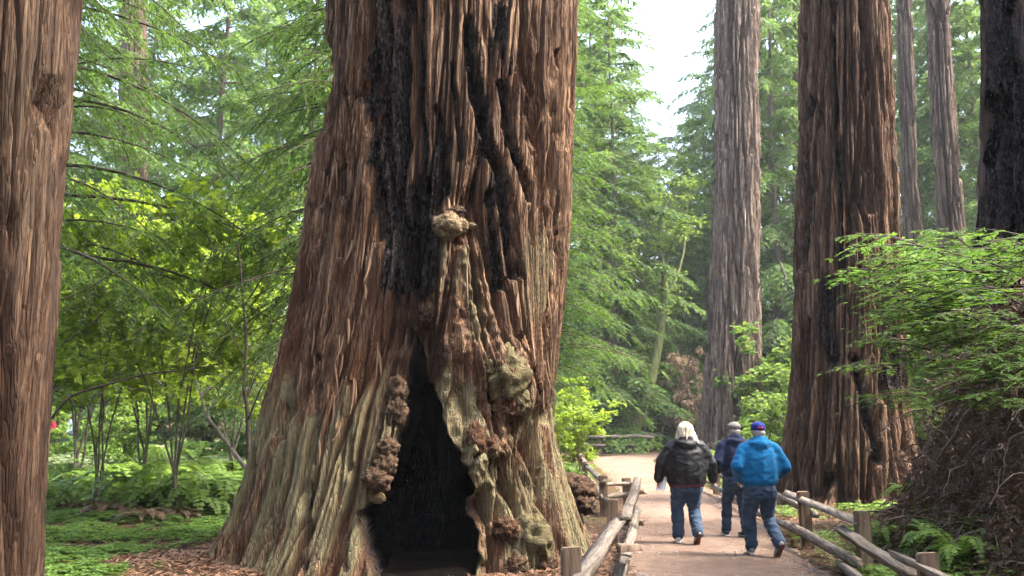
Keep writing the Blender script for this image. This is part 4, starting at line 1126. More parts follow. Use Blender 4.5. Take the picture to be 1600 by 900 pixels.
# ---- litter of shed bark and needles
def litter(name, n, region, seed, L, label, path_ok=False):
    rnd = np.random.RandomState(seed); G = Geo()
    x, y = region(rnd, n)
    if not path_ok:
        k = path_d(x, y) > rnd.uniform(-.35, .2, len(x)); x, y = x[k], y[k]
    zz = np.where(path_d(x, y) < 0, gz0(x, y) + .012, gz(x, y) + .008)
    P = np.stack([x, y, zz + rnd.uniform(0, .02, len(x))], -1)
    a = rnd.uniform(0, 6.28, len(x)); D = np.stack([np.cos(a), np.sin(a), rnd.normal(.08, .16, len(x))], -1)
    l = L * rnd.uniform(.4, 1.6, len(x))
    leaves_diamond(G, P, D, np.array([0, 0, 1.]) + rnd.normal(0, .35, (len(x), 3)), l, l * rnd.uniform(.12, .3, len(x)), np.clip(rnd.normal(.5, .28, len(x)), 0, 1), .5, .12)
    o = obj(name, G.mesh(name), M['litter']); tag(o, label, 'litter', None, 'stuff')
def reg_base(rnd, n):
    a = rnd.uniform(-math.pi, .6, n); r = 2.2 + 1.3 * rnd.rand(n) ** 1.4
    return -1.45 + r * 1.12 * np.cos(a), 12.6 + r * np.sin(a)
litter('bark_litter', 12000, reg_base, 81, .085, 'reddish bark shreds and needles heaped round the foot of the huge trunk')
litter('fence_litter', 5000, lambda r, n: (r.uniform(.2, 2.1, n), r.uniform(7, 22, n)), 82, .07, 'needle litter along the left fence')
litter('verge_litter', 7000, lambda r, n: (r.uniform(3.5, 7.0, n), r.uniform(7, 21, n)), 83, .08, 'needle litter between the right fence and the broad right trunk')
litter('floor_litter', 9000, lambda r, n: (lambda yy: ((r.uniform(40, 420, n) - 800) / F * yy, yy))(r.uniform(9.5, 26, n)), 84, .08, 'needle litter on the shaded floor at lower left')
litter('path_litter', 4500, lambda r, n: (lambda yy: (np.interp(yy, PATH_C[:, 1][:9], PATH_C[:, 0][:9]) + r.choice([-1, 1], n) * 1.25 * r.rand(n) ** .35, yy))(r.uniform(7, 40, n)), 85, .045, 'scattered needles on the dirt path', True)

# ---- brush bank on the right: dead drooping twigs and sprays
def brush():
    rnd = np.random.RandomState(91); G, GW = Geo(), Geo()
    n = 4600
    x = rnd.uniform(4.7, 10.6, n); y = rnd.uniform(6.8, 14.2, n); z = gz(x, y)
    k = (z > .18); x, y, z = x[k], y[k], z[k]
    P = np.stack([x, y, z], -1); K = len(P); m = 8; u = np.linspace(0, 1, m)
    out = unit(np.stack([-1.0 * (x < 8) + .2, -.8 + 0 * x, 0 * x], -1) + rnd.normal(0, .8, (K, 3)) * np.array([1, 1, 0]))
    L = rnd.uniform(.25, .75, K)
    q = P[:, None] + np.array([0, 0, .05]) + out[:, None] * (L[:, None] * .6 * u)[..., None]
    q[..., 2] += L[:, None] * (rnd.uniform(.2, .8, (K, 1)) * u - rnd.uniform(.6, 1.5, (K, 1)) * u ** 2)
    tubes(GW, q[rnd.rand(K) < .4][:, ::2], .006, 3)
    d = unit(np.gradient(q, axis=1)); s_ = unit(cross(d, np.array([0, 0, 1.]))); t0 = rnd.uniform(.1, .8, (K, 1))
    for ss in (-1, 1):
        G.queue.append((q.reshape(-1, 3), (d * .8 + s_ * ss * .6 + rnd.normal(0, .3, (K, m, 3))).reshape(-1, 3), rnd.normal(0, 1, (K * m, 3)), .10 * rnd.uniform(.6, 1.4, K * m), np.full(K * m, .02), np.clip(t0 + rnd.normal(0, .15, (K, m)), 0, 1).ravel()))
    GD = Geo()
    for _ in range(200):
        px_ = rnd.uniform(4.9, 9.5); py_ = rnd.uniform(8.0, 14.5); pz_ = float(gz(px_, py_))
        if pz_ < .3: continue
        conifer_branch(G, GW, rnd, np.array([px_, py_, pz_ + .1]), math.pi + rnd.uniform(-1.3, 1.3), rnd.uniform(.5, 1.2), .10, rnd.uniform(.5, 1.3), rnd.uniform(.2, .8), dens=.9, hang=.6, flat=.5, tint0=rnd.uniform(.2, .8), aspect=.2)
    for _ in range(70):
        px_ = rnd.uniform(4.9, 8.8); py_ = rnd.uniform(7.8, 13.5); pz_ = float(gz(px_, py_))
        if pz_ < .25: continue
        u = np.linspace(0, 1, 9); L = rnd.uniform(.6, 1.6); az = math.pi + rnd.uniform(-1.5, 1.5)
        q = np.array([px_, py_, pz_]) + np.stack([math.cos(az) * L * .7 * u, math.sin(az) * L * .7 * u, L * (rnd.uniform(.1, .8) * u - rnd.uniform(.3, 1.1) * u ** 2)], -1) + np.cumsum(rnd.normal(0, .02, (9, 3)), 0)
        tube(GD, q, rnd.uniform(.006, .016) * (1.1 - .8 * u), 4)
    o = obj('dead_branches', GD.mesh('dead_branches', True), M['twig_pale']); tag(o, 'pale bare arching sticks on the brown brush bank', 'sticks', None, 'stuff')
    o = obj('dead_brush', G.mesh('dead_brush'), M['leaf_dead']); tag(o, 'tangle of dead brown redwood sprays covering the bank at lower right', 'brush', None, 'stuff')
    o = obj('brush_twigs', GW.mesh('brush_twigs'), M['twig']); tag(o, 'bare twigs poking out of the brown brush bank at right', 'twigs', None, 'stuff')
brush()

# ---- fresh redwood sprouts on the bank
def sprout_mesh(seed, nb, L, leaf=.10):
    rnd = np.random.RandomState(seed); GL, GW = Geo(), Geo()
    for i in range(nb):
        az = math.pi + rnd.uniform(-1.15, 1.0)
        conifer_branch(GL, GW, rnd, np.array([rnd.uniform(-.1, .3), rnd.uniform(-.4, .4), rnd.uniform(-.3, .4)]), az, L * rnd.uniform(.55, 1.1), leaf, rnd.uniform(.15, .5), rnd.uniform(.1, .55), dens=1.35, hang=.12, flat=.05, tint0=rnd.uniform(.4, .75), aspect=.30)
    return GL.mesh('sprays'), GW.mesh('stems')
sp = [sprout_mesh(95, 6, 1.15), sprout_mesh(96, 7, 1.0), sprout_mesh(97, 5, 1.3)]
SPR = [(1415, 405, 11.2, 0, 1.0), (1455, 425, 10.5, 1, 1.0), (1500, 405, 11.4, 2, .9), (1470, 470, 10.0, 0, .9), (1530, 470, 9.4, 1, 1.0), (1580, 440, 9.8, 2, 1.0), (1440, 500, 10.4, 2, .95), (1560, 540, 8.8, 0, .9),
       (1500, 545, 9.4, 1, .85), (1600, 610, 8.2, 2, .8), (1550, 610, 8.6, 1, .7), (1400, 600, 11.6, 0, .8), (1410, 560, 11.4, 1, .75), (1600, 500, 9.0, 0, .9), (1640, 420, 9.6, 1, 1.0), (1430, 640, 11.0, 2, .5), (1545, 400, 11.0, 0, .8), (1600, 410, 11.2, 1, .8), (1500, 440, 10.6, 2, .8), (1565, 490, 9.6, 0, 1.0), (1470, 520, 9.8, 1, .9), (1600, 550, 8.8, 2, .9), (1520, 600, 9.0, 0, .6), (1440, 450, 10.8, 0, 1.0)]
slab = ['topmost', 'upper left', 'uppermost middle', 'middle', 'middle right', 'upper right', 'left', 'lower right', 'lower middle', 'lowest right-hand', 'low', 'lower left', 'left, second from below,', 'right-hand edge', 'outer right', 'lowest left-hand', 'upper, third from the right edge,', 'top right-hand', 'upper central', 'right central', 'central', 'right-hand lower', 'small low central', 'second from the top left']
for (px, py, Yd, k, s), w in zip(SPR, slab):
    p = at(px, py, Yd)
    t = thing('redwood_sprout', f'{w} spray cluster of fresh green redwood on the brush bank', 'sprout', tuple(p), 'redwood sprouts on the bank', random.uniform(-.4, .4))
    t.scale = (s, s, s)
    o = obj('sprays', sp[k][0], M['leaf_sprout'], t); obj('stems', sp[k][1], M['twig'], t)
    if py > 480 or px > 1590:
        o.material_slots[0].link = 'OBJECT'; o.material_slots[0].material = M['leaf_redwood']

for i, (px, Yd) in enumerate([(1440, 11.6), (1480, 10.4)]):
    fern(['fern low on the left end of the brush bank', 'fern at the middle of the brush bank', 'fern under the sprays at right', 'fern high on the brush bank', 'fern at the back of the brush bank', 'fern at the right edge of the view'][i], (px - 800) / F * Yd, Yd, .8)
# ---- fallen logs in the clearing
def log_mesh(name, L, r, seed):
    rnd = np.random.RandomState(seed); n, s = 26, 14
    u = np.linspace(0, 1, n); a = np.arange(s) * 2 * math.pi / s
    rr = r * (1 - .25 * u)[:, None] * (1 + .12 * perlin(np.cos(a)[None] * 2 + 0 * u[:, None], np.sin(a)[None] * 2 + 0 * u[:, None], u[:, None] * 6 + 0 * a[None], seed))
    V = np.stack([(u - .5)[:, None] * L + 0 * a[None], rr * np.cos(a)[None], rr * np.sin(a)[None] + .08 * r * np.sin(u * 7)[:, None]], -1)
    V = np.concatenate([V.reshape(-1, 3), [[-.5 * L, 0, 0], [.5 * L, 0, 0]]])
    i = np.arange(n * s).reshape(n, s); j = np.roll(i, -1, 1)
    Qs = np.stack([i[:-1], j[:-1], j[1:], i[1:]], -1).reshape(-1, 4)
    T = [(n * s, j[0, k], i[0, k]) for k in range(s)] + [(n * s + 1, i[-1, k], j[-1, k]) for k in range(s)]
    return build_mesh(name, V, Qs, T, smooth=True)
for i, (px, py, Yd, L, r, rz, lab) in enumerate([(272, 632, 40, 4.2, .24, .05, 'pale barkless log lying across the sunlit clearing'), (110, 682, 30, 3.2, .14, -.1, 'grey weathered log in the clearing near the left trunk'),
                                               (230, 682, 31, 2.6, .10, .15, 'thin pale log in front of the clearing'), (330, 628, 44, 4.0, .20, -.06, 'reddish log behind the pale log in the clearing')]):
    p = at(px, py, Yd)
    o = obj('fallen_log', log_mesh('fallen_log', L, r, 40 + i), M['log'] if i in (0, 3) else M['twig_pale'], None, tuple(p)); o.rotation_euler = (0, 0, rz)
    zg = float(gz(p[0], Yd)); o.location.z = max(p[2], zg + r * .5) if p[2] - zg < .6 else zg + r * .8
    tag(o, lab, 'log', 'fallen logs')

# ---- the forest goes on behind the viewer and on both sides (low detail, one mass)
def surrounding():
    GL, GW = Geo(), Geo(); rnd = np.random.RandomState(131)
    for x, y in [(-15, -7), (-9, -11), (-4, -15), (11, -12), (17, -5), (-17, 2), (-12, -18), (17, -14), (21, 4), (-23, -5), (-24, 8), (26, -6), (-5, -24), (14, -24)]:
        H = rnd.uniform(22, 30); z = float(gz0(x, y)) - .2
        zt = np.linspace(0, H, 8); tube(GW, np.stack([x + 0 * zt, y + 0 * zt, z + zt], -1), .45 * (1 - .9 * zt / H), 8)
        for i in range(34):
            zz = 1 + (H - 1) * (i + rnd.rand()) / 34
            conifer_branch(GL, GW, rnd, np.array([x, y, z + zz]), i * 2.4, 5.5 * (1 - .6 * zz / H) * rnd.uniform(.8, 1.2), 1.5, .4, .15, wood=False, dens=.42, aspect=.6)
    o = obj('surrounding_forest', GL.mesh('surrounding_forest'), M['leaf_conifer']); tag(o, 'forest of conifers continuing all round the viewpoint', 'forest', None, 'stuff')
    obj('trunks', GW.mesh('trunks', True), M['bark_conifer'], o)
surrounding()

def pebbles():
    rnd = np.random.RandomState(141); V, T = [], []
    bm = bmesh.new(); bmesh.ops.create_icosphere(bm, subdivisions=1, radius=1.0)
    IV = np.array([v.co for v in bm.verts]); IT = np.array([[v.index for v in f.verts] for f in bm.faces]); bm.free()
    for k in range(1500):
        y = 7 + 22 * rnd.rand() ** 1.5; c = np.interp(y, PATH_C[:9, 1], PATH_C[:9, 0]); x = c + rnd.choice([-1, 1]) * 1.25 * rnd.rand() ** .5
        r = .006 + .016 * rnd.rand() ** 4
        V.append(IV * np.array([r * rnd.uniform(.8, 1.5), r * rnd.uniform(.8, 1.5), r * .7]) + np.array([x, y, float(gz0(x, y)) + .008])); T.append(IT + 12 * 0 + k * len(IV))
    o = obj('gravel', build_mesh('gravel', np.concatenate(V), tris=np.concatenate(T)), M['rock']); tag(o, 'small pebbles scattered on the dirt path', 'gravel', None, 'stuff')
pebbles()

# ------------------------------------------------------------------ fences
def rail_mesh(name, a, b_, w, h, seed, sag=0.0):
    """split rail from a to b: irregular wedge section with a ragged outline"""
    rnd = np.random.RandomState(seed); a = np.array(a, float); b_ = np.array(b_, float)
    L = np.linalg.norm(b_ - a); n = 14; s = 5
    u = np.linspace(0, 1, n); D = (b_ - a) / L
    S = unit(cross(D, [0, 0, 1.])); U = cross(S, D)
    an = np.sort(rnd.uniform(0, 2 * math.pi, s) * .35 + np.arange(s) * 2 * math.pi / s * 1.0)
    rad = rnd.uniform(.8, 1.15, s)
    ph = rnd.uniform(0, 50)
    wob = .06 * perlin(u * 2.5, 0 * u + ph, 0 * u, seed); wob2 = .06 * perlin(u * 3, 0 * u + ph + 9, 0 * u, seed)
    sc = 1 + .16 * perlin(u[:, None] * 5, np.cos(an)[None] * 1.5 + ph, np.sin(an)[None] * 1.5, seed + 1)
    tw = rnd.uniform(-.5, .5) * u
    ang = an[None] + tw[:, None]
    sq = 1.0 + 0 * ang
    V = (np.zeros((n, s, 3)) + (D * (L * (u - .5))[:, None])[:, None] + (S * (wob * w * 2)[:, None])[:, None] + (U * (wob2 * h * 2 - sag * np.sin(u * math.pi))[:, None])[:, None]
         + S * (np.cos(ang) * rad * sc * sq)[..., None] * w / 2 + U * (np.sin(ang) * rad * sc * sq)[..., None] * h / 2)
    V[0] += D * rnd.uniform(-.05, .05, (s, 1)); V[-1] += D * rnd.uniform(-.05, .05, (s, 1))
    V = np.concatenate([V.reshape(-1, 3), [V[0].mean(0), V[-1].mean(0)]])
    i = np.arange(n * s).reshape(n, s); j = np.roll(i, -1, 1)
    Qs = np.stack([i[:-1], j[:-1], j[1:], i[1:]], -1).reshape(-1, 4)
    T = [(n * s, j[0, k], i[0, k]) for k in range(s)] + [(n * s + 1, i[-1, k], j[-1, k]) for k in range(s)]
    return build_mesh(name, V, Qs, T), (a + b_) / 2

def rail_mat(name, c1, c2):
    m, nt, b = mat_new(name); N = NB(nt)
    a = N.n('ShaderNodeTexCoord'); oi = N.n('ShaderNodeObjectInfo')
    rv = N.n('ShaderNodeVectorRotate', rotation_type='Z_AXIS'); N.l(a.outputs['Object'], rv.inputs['Vector']); rv.inputs['Angle'].default_value = 0.17
    mp = N.n('ShaderNodeMapping'); mp.inputs['Scale'].default_value = (1, .06, 1); N.l(rv.outputs[0], mp.inputs[0])
    f = N.noise(mp.outputs[0], 26, 8, .7); f2 = N.noise(a.outputs['Object'], 3, 4)
    c = N.ramp(f, [(.36, c1), (.60, c2)])
    c = N.mix(N.math('MULTIPLY', f2, .35), c, tuple(x * .55 for x in c2))
    c = N.mix(N.math('MULTIPLY', oi.outputs['Random'], .35), c, c1)
    N.l(c, b.inputs['Base Color']); b.inputs['Roughness'].default_value = .85; b.inputs['Specular IOR Level'].default_value = .2
    N.l(N.bump(f, 1.0, .05), b.inputs['Normal']); return m
M['rail'] = rail_mat('rail', (.05, .037, .026), (.30, .255, .205))
def post_mesh(name, w, h, seed):
    bm = bmesh.new(); bmesh.ops.create_cube(bm, size=1.0)
    bmesh.ops.scale(bm, vec=(w, w * .85, h + .35), verts=bm.verts)
    bmesh.ops.translate(bm, vec=(0, 0, (h - .35) / 2), verts=bm.verts)
    bmesh.ops.bevel(bm, geom=list(bm.edges), offset=.012, segments=2, affect='EDGES')
    rnd = random.Random(seed)
    tx, ty = rnd.uniform(-.12, .12), rnd.uniform(-.12, .12)
    for v in bm.verts:
        if v.co.z > h * .7: v.co.z += v.co.x * tx * 1.5 + v.co.y * ty * 1.5
        v.co.x += rnd.uniform(-.003, .003); v.co.y += rnd.uniform(-.003, .003)
    me = bpy.data.meshes.new(name); bm.to_mesh(me); bm.free(); return me

def fence(label, posts, rails, group='split-rail fences', w=.15, blocks=()):
    p0 = np.array([posts[0][0], posts[0][1], float(gz(*posts[0][:2]))])
    t = thing('rail_fence', label, 'fence', tuple(p0), group)
    for k, (x, y, h) in enumerate(posts):
        z = float(gz(x, y))
        o = obj('post', post_mesh('post', w, h, k + 10), M['wood_post'], t, (x - p0[0], y - p0[1], z - p0[2]))
        o.rotation_euler = (random.uniform(-.05, .05), random.uniform(-.05, .05), random.uniform(-.3, .3))
    for k, (a, b_, ww, hh) in enumerate(rails):
        me, c = rail_mesh('rail', a, b_, ww, hh, 300 + k * 3 + int(posts[0][0] * 10))
        obj('rail', me, M['rail'], t, tuple(c - p0))
    for k, (a, b_) in enumerate(blocks):
        me, c = rail_mesh('spacer_block', a, b_, .13, .13, 700 + k)
        obj('spacer_block', me, M['wood_post'], t, tuple(c - p0))
fence('weathered split-rail fence along the left side of the path beside the huge trunk',
      [(.47, 7.55, .72), (1.40, 13.2, .64), (2.2, 17.9, .70), (1.68, 17.3, .74), (1.9, 24.4, .68), (2.1, 28.6, .72), (2.33, 32.5, .75), (2.9, 42, .75)],
      [((.42, 6.9, .52), (1.47, 12.8, .42), .21, .13), ((1.46, 12.2, .47), (2.44, 18.3, .62), .16, .12), ((1.22, 10.5, .17), (2.14, 16.3, .24), .16, .12), ((.62, 7.0, .14), (1.28, 10.9, .12), .17, .12),
       ((1.6, 17.2, .36), (2.32, 17.95, .36), .1, .1), ((1.62, 17.25, .58), (2.28, 17.9, .56), .1, .1), ((1.66, 17.0, .62), (1.95, 24.6, .56), .14, .12), ((1.72, 17.0, .30), (1.98, 24.6, .28), .14, .12),
       ((1.92, 24.2, .60), (2.16, 28.9, .58), .13, .11), ((1.95, 24.2, .30), (2.2, 28.9, .28), .13, .11), ((2.12, 28.3, .6), (2.36, 32.8, .6), .13, .11), ((2.15, 28.3, .3), (2.4, 32.8, .3), .13, .11),
       ((2.34, 32.2, .62), (2.95, 42.3, .62), .13, .11), ((2.36, 32.2, .32), (2.95, 42.3, .3), .13, .11)],
      blocks=[((1.2, 10.75, .30), (1.42, 10.75, .30)), ((1.75, 14.5, .21), (2.0, 14.4, .21)), ((2.2, 18.05, .42), (2.52, 18.0, .42))])
fence('weathered split-rail fence along the right side of the path below the broad trunk',
      [(3.28, 7.5, .72), (3.98, 10.8, .70), (4.03, 13.0, .76), (4.48, 17.3, .72), (4.88, 22.6, .72), (5.3, 30, .72)],
      [((3.93, 13.7, .69), (3.93, 10.75, .565), .13, .10), ((3.88, 13.4, .28), (3.83, 10.5, .16), .15, .11), ((3.88, 11.3, .46), (3.45, 8.2, .39), .17, .13), ((3.42, 8.5, .55), (3.0, 6.3, .62), .17, .13), ((3.74, 10.9, .11), (3.25, 8.0, .10), .17, .12),
       ((4.1, 12.9, .46), (4.5, 17.5, .55), .15, .11), ((3.98, 12.9, .18), (4.38, 17.4, .15), .14, .11), ((4.36, 17.0, .5), (4.8, 22.9, .55), .14, .11), ((4.38, 17.0, .22), (4.8, 22.9, .2), .14, .11), ((4.78, 22.3, .55), (5.22, 30.2, .55), .13, .1), ((4.8, 22.3, .25), (5.25, 30.2, .25), .13, .1)])
fx = [at(px, 700, 52.2)[0] for px in (868, 905, 938, 966, 990, 1016)]
fy = [51.5, 52.0, 52.4, 52.6, 52.7, 52.6]
fr = []
for k in range(5):
    for h in (.42, .92):
        fr.append(((fx[k] - .3, fy[k] - .14, h + .03), (fx[k + 1] + .3, fy[k + 1] - .14, h - .03), .20, .17))
fence('low rail fence closing the bend at the far end of the path', [(x, y, 1.05) for x, y in zip(fx, fy)], fr, w=.24)

# ------------------------------------------------------------------ people
def blob(name, chains, voxel=.012, smooth=6, wrinkle=0.0, wf=9.0, wz=1.0, seed=0, post=None):
    """chains: lists of (x,y,z,rx[,ry[,rz]]) joined by dense ellipsoids, then fused into one skin"""
    bm = bmesh.new()
    ico = bmesh.new(); bmesh.ops.create_icosphere(ico, subdivisions=2, radius=1.0)
    IV = np.array([v.co for v in ico.verts]); IT = np.array([[v.index for v in f.verts] for f in ico.faces]); ico.free()
    Vs, Ts, off = [], [], 0
    for ch in chains:
        ch = [tuple(c) + (c[3],) * (6 - len(c)) if len(c) == 4 else (tuple(c) + ((c[3] + c[4]) / 2,) if len(c) == 5 else tuple(c)) for c in ch]
        for k in range(max(1, len(ch) - 1)):
            a = np.array(ch[k]); b_ = np.array(ch[min(k + 1, len(ch) - 1)])
            d = np.linalg.norm(b_[:3] - a[:3]); m = max(1, int(d / (min(a[3:].min(), b_[3:].min()) * .35)) + 1)
            for t in np.linspace(0, 1, m + 1) if len(ch) > 1 else [0]:
                c = a + (b_ - a) * t
                Vs.append(IV * c[3:][None] * 1.03 + c[:3][None]); Ts.append(IT + off); off += len(IV)
    me = build_mesh('tmp', np.concatenate(Vs), tris=np.concatenate(Ts))
    o = bpy.data.objects.new('tmp', me); COL.objects.link(o)
    r = o.modifiers.new('r', 'REMESH'); r.mode = 'VOXEL'; r.voxel_size = voxel
    s = o.modifiers.new('s', 'SMOOTH'); s.iterations = smooth; s.factor = .5
    dg = bpy.context.evaluated_depsgraph_get(); dg.update()
    out = bpy.data.meshes.new_from_object(o.evaluated_get(dg))
    bpy.data.objects.remove(o); bpy.data.meshes.remove(me)
    n = len(out.vertices)
    co = np.empty(n * 3, np.float32); out.vertices.foreach_get('co', co); co = co.reshape(-1, 3)
    if wrinkle:
        no = np.empty(n * 3, np.float32); out.vertices.foreach_get('normal', no); no = no.reshape(-1, 3)
        w = perlin(co[:, 0] * wf, co[:, 1] * wf, co[:, 2] * wf * wz, seed)
        w = (.5 - np.minimum(np.abs(w) / .4, 1)) + .6 * perlin(co[:, 0] * wf * .5, co[:, 1] * wf * .5, co[:, 2] * wf * wz * .8, seed + 1)
        co = co + no * (wrinkle * w)[:, None]
    if post is not None: co = post(co)
    out.vertices.foreach_set('co', np.ascontiguousarray(co, np.float32).ravel())
    out.polygons.foreach_set('use_smooth', np.ones(len(out.polygons), bool))
    out.update(); out.name = name
    return out

def cloth(name, c, rough=.8, spec=.2, var=.25, sheen=0.0, fine=180):
    m, nt, b = mat_new(name); N = NB(nt); v = N.coords()
    f = N.noise(v, 6, 4); f2 = N.noise(v, fine, 2)
    col = N.ramp(N.math('ADD', N.math('MULTIPLY', f, .7), N.math('MULTIPLY', f2, .3)), [(.3, tuple(x * (1 - var) for x in c)), (.7, tuple(min(x * (1 + var), 1) for x in c))])
    N.l(col, b.inputs['Base Color']); b.inputs['Roughness'].default_value = rough; b.inputs['Specular IOR Level'].default_value = spec
    b.inputs['Sheen Weight'].default_value = sheen
    N.l(N.bump(N.noise(v, 22, 4), .35, .02), b.inputs['Normal']); return m
M['skin'] = cloth('skin', (.36, .20, .15), .5, .35, .08)
M['jacket_black'] = cloth('jacket_black', (.005, .0055, .007), .6, .3, .3)
M['fleece_blue'] = cloth('fleece_blue', (.002, .095, .235), .9, .15, .18, .05)
M['hoodie_navy'] = cloth('hoodie_navy', (.006, .011, .036), .9, .15, .25, .15)
M['denim'] = cloth('denim', (.025, .047, .083), .85, .2, .28, .1)
M['denim_dark'] = cloth('denim_dark', (.020, .039, .071), .85, .2, .28, .1)
M['hair_blonde'] = simple_mat('hair_blonde', (.30, .25, .17), (.56, .51, .40), 60, (1, 1, .1), .5, .6, .01)
M['hair_grey'] = simple_mat('hair_grey', (.18, .17, .155), (.36, .34, .32), 60, (1, 1, .2), .6, .5, .01)
M['cap_blue'] = cloth('cap_blue', (.008, .018, .16), .8, .2, .2)
M['cap_red'] = cloth('cap_red', (.18, .012, .06), .8, .2, .2)
M['cap_tan'] = cloth('cap_tan', (.18, .175, .155), .9, .1, .25)
M['shoe_white'] = cloth('shoe_white', (.45, .44, .42), .6, .3, .12)
M['shoe_dark'] = cloth('shoe_dark', (.035, .04, .055), .6, .3, .2)
M['shoe_grey'] = cloth('shoe_grey', (.18, .19, .20), .6, .3, .2)
M['sole_brown'] = cloth('sole_brown', (.10, .035, .020), .7, .3, .3)
M['sole_white'] = cloth('sole_white', (.6, .6, .58), .7, .3, .1)
M['paper'] = cloth('paper', (.75, .75, .78), .7, .2, .05)
M['eye'] = cloth('eye', (.7, .7, .68), .3, .4, .02)
M['shirt_red'] = cloth('shirt_red', (.55, .03, .08), .8, .2, .2)
M['shirt_pale'] = cloth('shirt_pale', (.45, .55, .70), .8, .2, .2)
M['hem_maroon'] = cloth('hem_maroon', (.10, .03, .04), .9, .1, .2)

